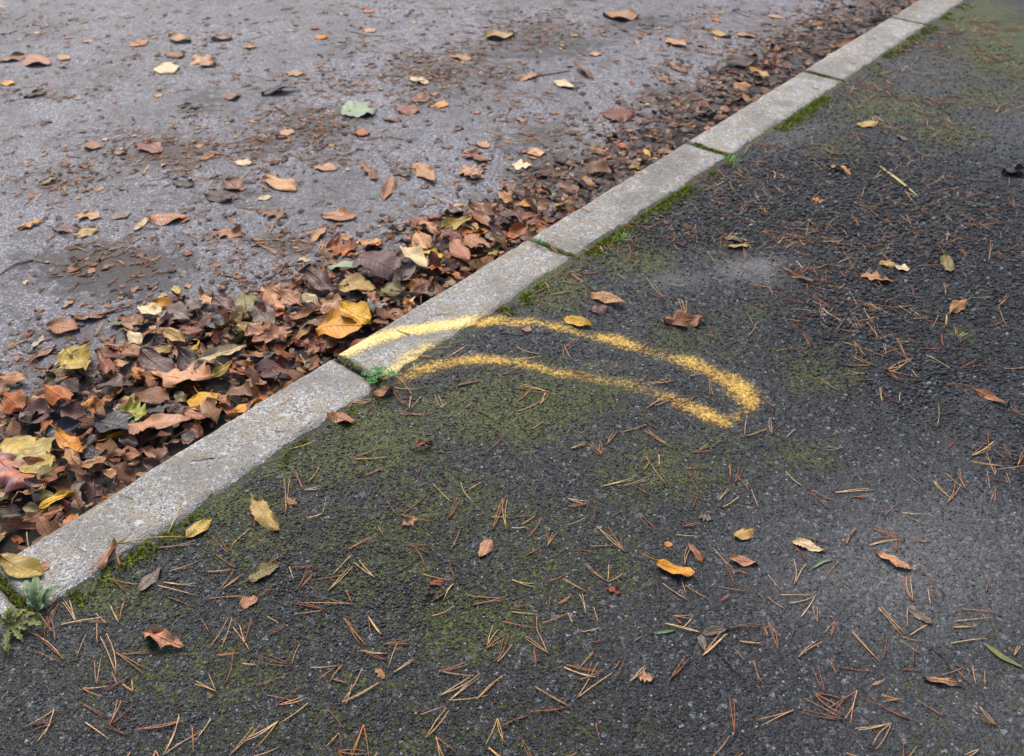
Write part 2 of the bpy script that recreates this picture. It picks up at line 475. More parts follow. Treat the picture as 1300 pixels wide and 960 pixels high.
RN = [(220, 190, 90, 35, .9), (90, 225, 70, 30, .7), (400, 160, 70, 30, .9), (440, 110, 120, 20, .5), (560, 90, 90, 35, .8), (680, 40, 90, 30, .7), (640, 120, 60, 20, .5), (150, 330, 80, 30, .9), (280, 300, 80, 30, .5), (360, 310, 60, 25, .9),
      (690, 170, 60, 30, .8), (620, 270, 60, 25, .6), (60, 440, 60, 40, .6), (880, 60, 80, 40, .4), (480, 190, 90, 30, .3), (120, 420, 50, 20, .6), (410, 340, 60, 20, .6), (230, 60, 200, 40, .16), (500, 30, 200, 30, .16), (760, 230, 60, 30, .6), (340, 190, 60, 30, .8), (60, 120, 60, 14, .5), (30, 30, 80, 20, .3), (460, 60, 60, 14, .4), (600, 60, 60, 14, .6), (520, 130, 40, 12, .6), (300, 230, 50, 16, .6), (720, 110, 50, 16, .4), (430, 200, 40, 16, .6)]
DIRT = [(150, 345, 120, 42, .9), (60, 335, 60, 25, .6), (300, 250, 70, 30, .5), (690, 60, 120, 26, .6), (820, 30, 80, 18, .6), (640, 90, 60, 20, .5), (330, 140, 80, 50, .35),
        (200, 180, 60, 40, .35), (400, 180, 120, 40, .4), (120, 110, 50, 12, .5), (260, 130, 40, 25, .5), (240, 250, 80, 50, .35), (560, 120, 90, 20, .4), (660, 190, 60, 30, .5), (430, 240, 90, 30, .3), (30, 430, 40, 30, .4)]
ss = axis(-.5, 5.2, .02, -30, 40); tt = axis(-4.6, T_ROAD + .01, .02, -40, T_ROAD + .01)
tt = tt[tt <= T_ROAD + .011]
S, T = np.meshgrid(ss, tt, indexing='ij')
X, Y = st2xy(S, T); Z = road_h(S, T)
PX, PY, DEP = to_px(X, Y, Z); ok = DEP > .2
PX = np.where(ok, PX, -9999.); PY = np.where(ok, PY, -9999.)
wx = 40 * (fbm(S * 6, T * 6, 3, 71) - .5); wy = 24 * (fbm(S * 6, T * 6, 3, 72) - .5)
dirt = np.maximum(blobs(PX + wx, PY + wy, DIRT), .3 * sstep(.45, .7, fbm(S * 3, T * 3, 4, 73)))
d = T_ROAD - T; w = heap_w(S)
hum = np.clip(1.25 - d / (w + .02), 0, 1)
hum = np.maximum(np.maximum(hum, blobs(PX + wx, PY + wy, [(700, 225, 70, 45, .8), (640, 265, 60, 30, .7), (860, 130, 90, 35, .7), (1000, 50, 90, 40, .6), (360, 312, 55, 24, .7), (150, 340, 70, 30, .5), (40, 460, 50, 40, .5), (270, 330, 60, 25, .4)])), .8 * blobs(PX + wx, PY + wy, RN))
zones = np.stack([dirt, hum, 0 * dirt, np.ones_like(dirt)], -1)
o = mesh_obj('road', np.stack([X, Y, Z], -1).reshape(-1, 3), grid_faces(len(ss), len(tt)), M_ROAD, cols={'zones': zones.reshape(-1, 4)})
tag(o, kind='structure')

# ------------------------------------------------------------------ kerb: bedding and its stones
KJ = [.262, .962, 1.560, 2.252, 2.958, 3.658]
while KJ[0] > -8: KJ.insert(0, KJ[0] - .70)
while KJ[-1] < 14: KJ.append(KJ[-1] + .70)
ss = np.arange(-8, 14, .05); tb = np.array([T_ROAD + .006, T_ROAD + .02, (T_ROAD + T_PATH) / 2, T_PATH - .03])
S, T = np.meshgrid(ss, tb, indexing='ij'); X, Y = st2xy(S, T)
Zb = -.013 + .006 * (fbm(S * 40, T * 40, 2, 81) - .5)
Vt = np.stack([X, Y, Zb], -1).reshape(-1, 3)
Vb = np.stack([X, Y, 0 * Zb - .28], -1).reshape(-1, 3)
F = grid_faces(len(ss), 4).tolist(); n0 = len(Vt)
for i in range(len(ss) - 1):
    for j in (0, 3):
        a = i * 4 + j; b = a + 4
        F.append([a, n0 + a, n0 + b, b] if j else [a, b, n0 + b, n0 + a])
kerb = mesh_obj('kerb', np.concatenate([Vt, Vb]), F, M_SOIL)
tag(kerb, kind='structure')
kr = random.Random(5)
for i in range(len(KJ) - 1):
    g = .0034 if abs(KJ[i + 1] - .262) > .01 and abs(KJ[i] - .262) > .01 else .008
    s0 = KJ[i] + g * (.6 + .6 * kr.random()); s1 = KJ[i + 1] - g * (.6 + .6 * kr.random())
    fine = -.3 < s1 and s0 < 5
    step = .007 if fine else .05
    us = np.concatenate([[s0, s0 + .002, s0 + .005], np.linspace(s0 + .010, s1 - .010, max(3, int((s1 - s0) / step))), [s1 - .005, s1 - .002, s1]])
    ts = np.concatenate([[T_ROAD + .0005, T_ROAD + .002, T_ROAD + .004, T_ROAD + .007], np.linspace(T_ROAD + .012, T_PATH - .014, 18 if fine else 6), [T_PATH - .008, T_PATH - .002, T_PATH + .004, T_PATH + .010]])
    S, T = np.meshgrid(us, ts, indexing='ij')
    Z = kerb_h(S, T) + (0 if abs(KJ[i] - .962) < .01 else kr.uniform(-.002, .0025))
    e = np.minimum(S - s0, s1 - S); r = .009
    e2 = e + .004 * (fbm(S * 60, T * 60, 3, 91 + i) - .5)
    Z = Z - np.where(e2 < r, .8 * (r - np.sqrt(np.clip(r * r - (r - np.clip(e2, 0, r)) ** 2, 0, None))), 0)
    wig = .003 * (fbm(S * 0 + i * 3.3, T * 40, 2, 95) - .5)
    Sx = S + wig * np.where(e < .012, 1, 0)
    X, Y = st2xy(Sx, T)
    top = np.stack([X, Y, Z], -1).reshape(-1, 3)
    side = top.copy(); bot = top.copy(); bot[:, 2] = -.26
    nu, nv = S.shape; F = grid_faces(nu, nv).tolist(); n0 = nu * nv
    # skirts
    ring = [k * nv for k in range(nu)], [k * nv + nv - 1 for k in range(nu)], list(range(nv)), [(nu - 1) * nv + k for k in range(nv)]
    for q, rg in enumerate(ring):
        for a, b in zip(rg[:-1], rg[1:]):
            a += n0; b += n0
            F.append([a, b, n0 + b, n0 + a] if q in (0, 3) else [b, a, n0 + a, n0 + b])
    eg = np.clip(1 - e / .018, 0, 1) * .8 + np.clip(1 - (T_PATH - T) / .020, 0, 1) * .9 + np.clip(1 - (T - T_ROAD) / .012, 0, 1) * .35
    eg = eg + .12
    ks = mesh_obj('kerb_stone', np.concatenate([top, side, bot]), F, M_KERB, kerb, extra={'edge': np.concatenate([eg.ravel(), np.full(n0, .25), np.full(n0, .3)])})

# ------------------------------------------------------------------ yellow spray mark across kerb and path
def zt(tile, x, y):
    ox, oy, k = TILES[tile]
    return ox + x / k, oy + y / k
TILES = {'A': (0, 560, 3.096), 'B': (0, 280, 3.096), 'C': (0, 0, 3.096), 'D': (325, 0, 3.096), 'E': (325, 280, 3.096), 'F': (325, 560, 3.096), 'G': (650, 560, 3.096),
         'H': (975, 560, 3.096), 'I': (650, 0, 3.096), 'J': (975, 0, 3.096), 'K': (650, 280, 3.096), 'L': (975, 280, 3.096), 'M': (0, 400, 6.856), 'N': (0, 530, 6.4),
         'O': (160, 370, 6.4), 'P': (140, 490, 8.0), 'Q': (340, 300, 5.909), 'R': (480, 200, 5.333), 'U': (680, 380, 4.0625), 'V': (400, 380, 4.333), 'X': (0, 0, 1.0)}
# tile, x, y, half width in photo pixels (vertical), density
K_STROKES = [[('V', 95, 330, 8, .9), ('V', 170, 285, 9, 1), ('V', 300, 228, 8.5, 1), ('V', 480, 184, 7.5, 1), ('V', 640, 156, 7.5, 1), ('V', 780, 136, 8, 1), ('V', 900, 112, 8, 1), ('V', 1000, 100, 8, .9)],
             [('V', 385, 436, 9, .95), ('V', 480, 400, 14, .95), ('V', 540, 350, 15, .85), ('V', 600, 310, 14, .85), ('V', 690, 250, 10, .6), ('V', 740, 215, 7, .35)]]
P_STROKES = [[('V', 900, 128, 6, .95), ('V', 1000, 112, 7, .95), ('V', 1100, 124, 6.5, .85), ('V', 1220, 122, 6, .8), ('U', 20, 120, 5.5, .8), ('U', 130, 142, 6.5, .8), ('U', 280, 180, 6.5, .62), ('U', 430, 214, 8.5, 1.0),
              ('U', 560, 258, 8, .62), ('U', 690, 296, 8, .60), ('U', 810, 322, 10, .9), ('U', 910, 372, 9, .8), ('U', 1000, 420, 11, .98), ('U', 1070, 475, 13, .9), ('U', 1112, 520, 11, .85), ('U', 1100, 560, 9, .66), ('U', 1050, 590, 8, .6), ('U', 990, 615, 8, .6)],
             [('V', 470, 432, 7, .7), ('V', 545, 400, 8, .8), ('V', 650, 372, 8, .85), ('V', 760, 345, 7.5, .9), ('V', 880, 327, 7, .95), ('V', 1000, 328, 7, .85), ('V', 1120, 342, 6.5, .8), ('V', 1260, 382, 6.5, .8), ('U', 100, 375, 6.5, .8), ('U', 230, 395, 7, .58),
              ('U', 380, 420, 8, .58), ('U', 500, 440, 9, .66), ('U', 620, 475, 8.5, .6), ('U', 720, 515, 8.5, .68), ('U', 830, 562, 9, .9), ('U', 910, 602, 9, .98), ('U', 980, 640, 7, .95)],
             [('U', 250, 330, 6, .38), ('U', 380, 335, 6, .36), ('U', 520, 330, 6, .25)]]

def stroke_density(PX, PY, strokes):
    D = np.zeros_like(PX)
    for st in strokes:
        pts = [(*zt(a, x, y), w, dn) for a, x, y, w, dn in st]
        for (x0, y0, w0, d0), (x1, y1, w1, d1) in zip(pts[:-1], pts[1:]):
            # 1.0 horizontally, widths are vertical; shrink x to make the brush round on the ground
            ax, ay = x0 * .62, y0; bx, by = x1 * .62, y1
            qx, qy = PX * .62, PY
            L2 = (bx - ax) ** 2 + (by - ay) ** 2
            k = np.clip(((qx - ax) * (bx - ax) + (qy - ay) * (by - ay)) / L2, 0, 1)
            dist = np.hypot(qx - ax - k * (bx - ax), qy - ay - k * (by - ay))
            w = .88 * (w0 + (w1 - w0) * k); dn = d0 + (d1 - d0) * k
            D = np.maximum(D, dn * np.exp(-(dist / w) ** 2 * .55) * sstep(2.6, .9, dist / w) ** .6)
    return D

def paint_sheet(name, s0, s1, t0, t1, step, hfun, strokes, mat, parent, lift, joint=None):
    ss = np.arange(s0, s1, step); tt = np.arange(t0, t1, step)
    S, T = np.meshgrid(ss, tt, indexing='ij'); X, Y = st2xy(S, T)
    Z = hfun(S, T) + lift
    PX, PY, _ = to_px(X, Y, np.zeros_like(X))
    D = stroke_density(PX, PY, strokes)
    if joint is not None: D = D * joint(S, T)
    F = grid_faces(len(ss), len(tt)); Df = D.ravel()
    F = F[(Df[F].max(1) > .02)]
    used = np.unique(F); remap = np.full(Df.size, -1); remap[used] = np.arange(len(used))
    V = np.stack([X, Y, Z], -1).reshape(-1, 3)[used]
    return mesh_obj(name, V, remap[F], mat, parent, extra={'dens': Df[used]})

mx, my = ray(700, 440, 0)
mark = empty('paint_mark', (mx, my, 0))
bpy.context.view_layer.update()
def unparent_keep(o, p):
    o.parent = p; o.matrix_parent_inverse = Matrix.Translation(-Vector(p.location))
k1 = paint_sheet('kerb_stroke', .955, 1.6, T_ROAD + .001, T_PATH + .004, .004, kerb_h, K_STROKES, M_PAINT_K, None, .0011, lambda S, T: sstep(.962, .972, S))
k1['label'] = 'cream yellow paint strokes on the pale kerb stone'
k2 = paint_sheet('path_stroke', .95, 2.4, T_PATH - .018, -.2, .0045, path_h, P_STROKES, M_PAINT_P, None, .0016)
k2['label'] = 'worn ochre yellow paint loop on the dark path'
for q in (k1, k2): unparent_keep(q, mark)
tag(mark, 'yellow spray painted narrow loop running from the kerb onto the dark path', 'paint mark')

# ------------------------------------------------------------------ leaves
COL = {  # name: (main, second, mottle amount, words)
    'brown': ('8a6040', '4a3020', .6, 'brown'), 'dark': ('402c22', '241915', .6, 'dark brown'), 'purple': ('684a46', '3c2a28', .7, 'purplish brown'),
    'tan': ('bc9264', '88603e', .6, 'tan'), 'pink': ('b98d6c', '865c42', .6, 'pinkish tan'), 'orange': ('b86c30', '804524', .7, 'orange'),
    'red': ('8a4c34', '552e24', .6, 'red-brown'), 'yellow': ('dcb02c', 'b8862a', .45, 'bright yellow'), 'cream': ('dccba2', 'b89a70', .5, 'cream'),
    'green': ('90a888', '6a8066', .5, 'pale green'), 'olive': ('857c48', '5a4c30', .7, 'olive'), 'grey': ('7c7068', '574b45', .6, 'grey-brown'),
    'slate': ('494a52', '2f2d30', .6, 'dark slate-grey'), 'peach': ('cfa076', '9a6c48', .5, 'peach'), 'ylor': ('d3932f', 'a8642a', .5, 'amber yellow'),
    'ygreen': ('b9bb2e', '5d5c34', .9, 'yellow-green'), 'ymot': ('c2aa4c', '7d6a30', .9, 'mottled yellow'), 'salmon': ('a67452', '704834', .5, 'salmon brown'),
    'orpur': ('c07348', '7d6470', 1.0, 'orange and purple'), 'white': ('cfc7bb', '9a8d80', .6, 'greyish white'), 'ytan': ('c4a765', '8a6c42', .6, 'straw yellow'),
}
KINDW = {'oval': 'oval', 'birch': 'toothed', 'narrow': 'narrow', 'oak': 'lobed oak', 'round': 'rounded', 'lobed': 'lobed', 'scrap': 'scrappy'}

def outline(kind, u, r):
    if kind == 'oval': w = np.sin(np.pi * u ** .92) ** .72
    elif kind == 'narrow': w = np.sin(np.pi * u) ** .85
    elif kind == 'round': w = np.sqrt(np.clip(1 - (2 * u - 1) ** 2, 0, 1)) * (1 - .10 * np.cos(2 * np.pi * 5 * u + r.random() * 6))
    elif kind == 'birch':
        w = (u + 1e-6) ** .55 * np.clip(1 - u, 0, 1) ** .85; w = w / .50
        w = w * (1 + .09 * np.sign(np.sin(u * 2 * np.pi * 11)))
    elif kind == 'oak':
        env = np.sin(np.pi * np.clip(u, 0, 1) ** 1.35) ** .75
        w = env * (.70 + .30 * np.cos(2 * np.pi * (4.5 * u - .55 + r.uniform(-.15, .15)) + 1.2 * np.sin(u * 5 + r.random() * 6))) * (1 + .3 * (vnoise(u * 7 + r.random() * 50, u * 0, 2) - .5))
    elif kind == 'lobed':
        env = np.sin(np.pi * u ** .8) ** .8
        w = env * (.70 + .30 * np.cos(2 * np.pi * (3 * u - .2 + r.uniform(-.2, .2)) + np.sin(u * 6 + r.random() * 6))) * (1 + .4 * (vnoise(u * 9 + r.random() * 50, u * 0, 2) - .5))
    else:
        env = np.sin(np.pi * u) ** .6
        w = env * (.75 + .35 * np.sin(u * 17 + r.random() * 6) * r.random() + .15 * np.sin(u * 31 + r.random() * 6))
    w = w * (1 + .34 * (vnoise(u * 4.5 + r.random() * 60, u * 0, 12) - .5) + .22 * (vnoise(u * 11 + r.random() * 60, u * 0, 13) - .5))
    return np.clip(w, 0.01, None)

RES = {'oval': 13, 'narrow': 11, 'round': 19, 'birch': 23, 'oak': 27, 'lobed': 23, 'scrap': 13}

def leaf_shape(kind, L, wr, bend, roll, wave, r, lo=False):
    """leaf blade, base at x=0 ... returns verts, faces, uv; centred on its middle"""
    nu = (7 if lo else RES[kind]); nv = 5 if lo else 7
    u = np.linspace(0, 1, nu); v = np.linspace(-1, 1, nv)
    U, Vv = np.meshgrid(u, v, indexing='ij')
    wl = outline('oval' if lo and kind in ('birch',) else kind, u, r) * wr * L * .5
    wr2 = outline('oval' if lo and kind in ('birch',) else kind, u, r) * wr * L * .5
    W = np.where(Vv < 0, wl[:, None], wr2[:, None])
    asym = .06 * L * np.sin(u * 3 + r.random() * 3)[:, None]
    y = Vv * W + asym * .5
    # cross roll (arc)
    R = roll * (0.6 + .8 * vnoise(U * 2 + r.random() * 9, U * 0, 3)) + 1e-4
    ang = R * Vv
    yy = np.where(np.abs(R) > 1e-3, np.sin(ang) / R, Vv) * W + asym * .5
    zz = (1 - np.cos(ang)) / R * W
    zz = zz + .10 * W * (np.abs(Vv) - .4) * (1 if r.random() < .7 else -1) * .8          # midrib crease
    # length bend (arc)
    B = bend + 1e-4
    phi = B * (U - .5)
    xx = np.sin(phi) / B * L; zb = (1 - np.cos(phi)) / B * L
    x = xx - np.sin(phi) * zz; z = zb + np.cos(phi) * zz
    ph = r.random() * 9
    z = z + wave * L * (fbm(U * 2.4 + ph, Vv * 1.4 + ph, 2, 7) - .5) * (.4 + np.abs(Vv)) * 1.5
    z = z + wave * .35 * L * np.sin(U * 12 + ph) * np.abs(Vv) * .5 * np.sign(Vv + .01)
    uv = np.stack([U, Vv * W / max(L, 1e-6)], -1).reshape(-1, 2)
    V = np.stack([x, yy, z], -1).reshape(-1, 3)
    return V, grid_faces(nu, nv), uv

def surface_exact(s, t):
    s = np.asarray(s, float); t = np.asarray(t, float)
    z = np.where(t > T_PATH + .012, path_h(s, t), np.where(t > T_ROAD, np.maximum(kerb_h(s, t), np.where(t > T_PATH - .02, path_h(s, t), -9)), heap_h(s, t)))
    return z

GS = np.arange(-.7, 5.4, .006); GT = np.arange(-4.8, .7, .006)
_S, _T = np.meshgrid(GS, GT, indexing='ij')
SURF = surface_exact(_S, _T)
def surface(s, t):
    i = np.clip((np.asarray(s, float) + .7) / .006, 0, len(GS) - 2); j = np.clip((np.asarray(t, float) + 4.8) / .006, 0, len(GT) - 2)
    i0 = i.astype(int); j0 = j.astype(int); a = i - i0; b = j - j0
    return (SURF[i0, j0] * (1 - a) + SURF[i0 + 1, j0] * a) * (1 - b) + (SURF[i0, j0 + 1] * (1 - a) + SURF[i0 + 1, j0 + 1] * a) * b

def rot_mat(yaw, pitch, roll):
    return np.array(Matrix.Rotation(yaw, 3, 'Z') @ Matrix.Rotation(pitch, 3, 'Y') @ Matrix.Rotation(roll, 3, 'X'))

def settle(V, x, y, sink=0.0):
    """world verts for a leaf whose middle is over x,y, lowered until it rests"""
    Wd = V + np.array([x, y, 0])
    s, t = xy2st(Wd[:, 0], Wd[:, 1])
    gap = Wd[:, 2] - surface(s, t)
    if sink >= 0:
        q = np.quantile(gap, .04)
    else: q = np.quantile(gap, .0)
    Wd[:, 2] -= q - .0012 + max(sink, 0)
    return Wd

def tints(col, n, r, dv=.12):
    a, b, mo, _ = COL[col]
    k = .93 + r.uniform(-dv, dv) * 1.3
    sh = [r.uniform(-.04, .04) for _ in range(3)]
    A = np.array(srgb(a)) * k * (1 + np.array(sh)); Bc = np.array(srgb(b)) * k
    ta = np.tile([*A, mo], (n, 1)); tb = np.tile([*Bc, 1], (n, 1))
    return ta, tb

def tube(pts, rad, sides=3, taper=.6):
    pts = np.asarray(pts, float); n = len(pts)
    V = []; F = []
    for i in range(n):
        d = pts[min(i + 1, n - 1)] - pts[max(i - 1, 0)]; d = d / (np.linalg.norm(d) + 1e-9)
        a = np.cross(d, [0, 0, 1.0]); la = np.linalg.norm(a)
        a = a / la if la > 1e-6 else np.array([1., 0, 0]); b = np.cross(a, d)
        rr = rad * (1 - (1 - taper) * i / (n - 1))
        for k in range(sides):
            an = 2 * math.pi * k / sides + .5
            V.append(pts[i] + rr * (math.cos(an) * a + math.sin(an) * b))
    for i in range(n - 1):
        for k in range(sides):
            a = i * sides + k; b = i * sides + (k + 1) % sides
            F.append([a, b, b + sides, a + sides])
    V.append(pts[0]); V.append(pts[-1]); c0, c1 = n * sides, n * sides + 1
    for k in range(sides):
        F.append([c0, (k + 1) % sides, k]); F.append([c1, (n - 1) * sides + k, (n - 1) * sides + (k + 1) % sides])
    return V, F

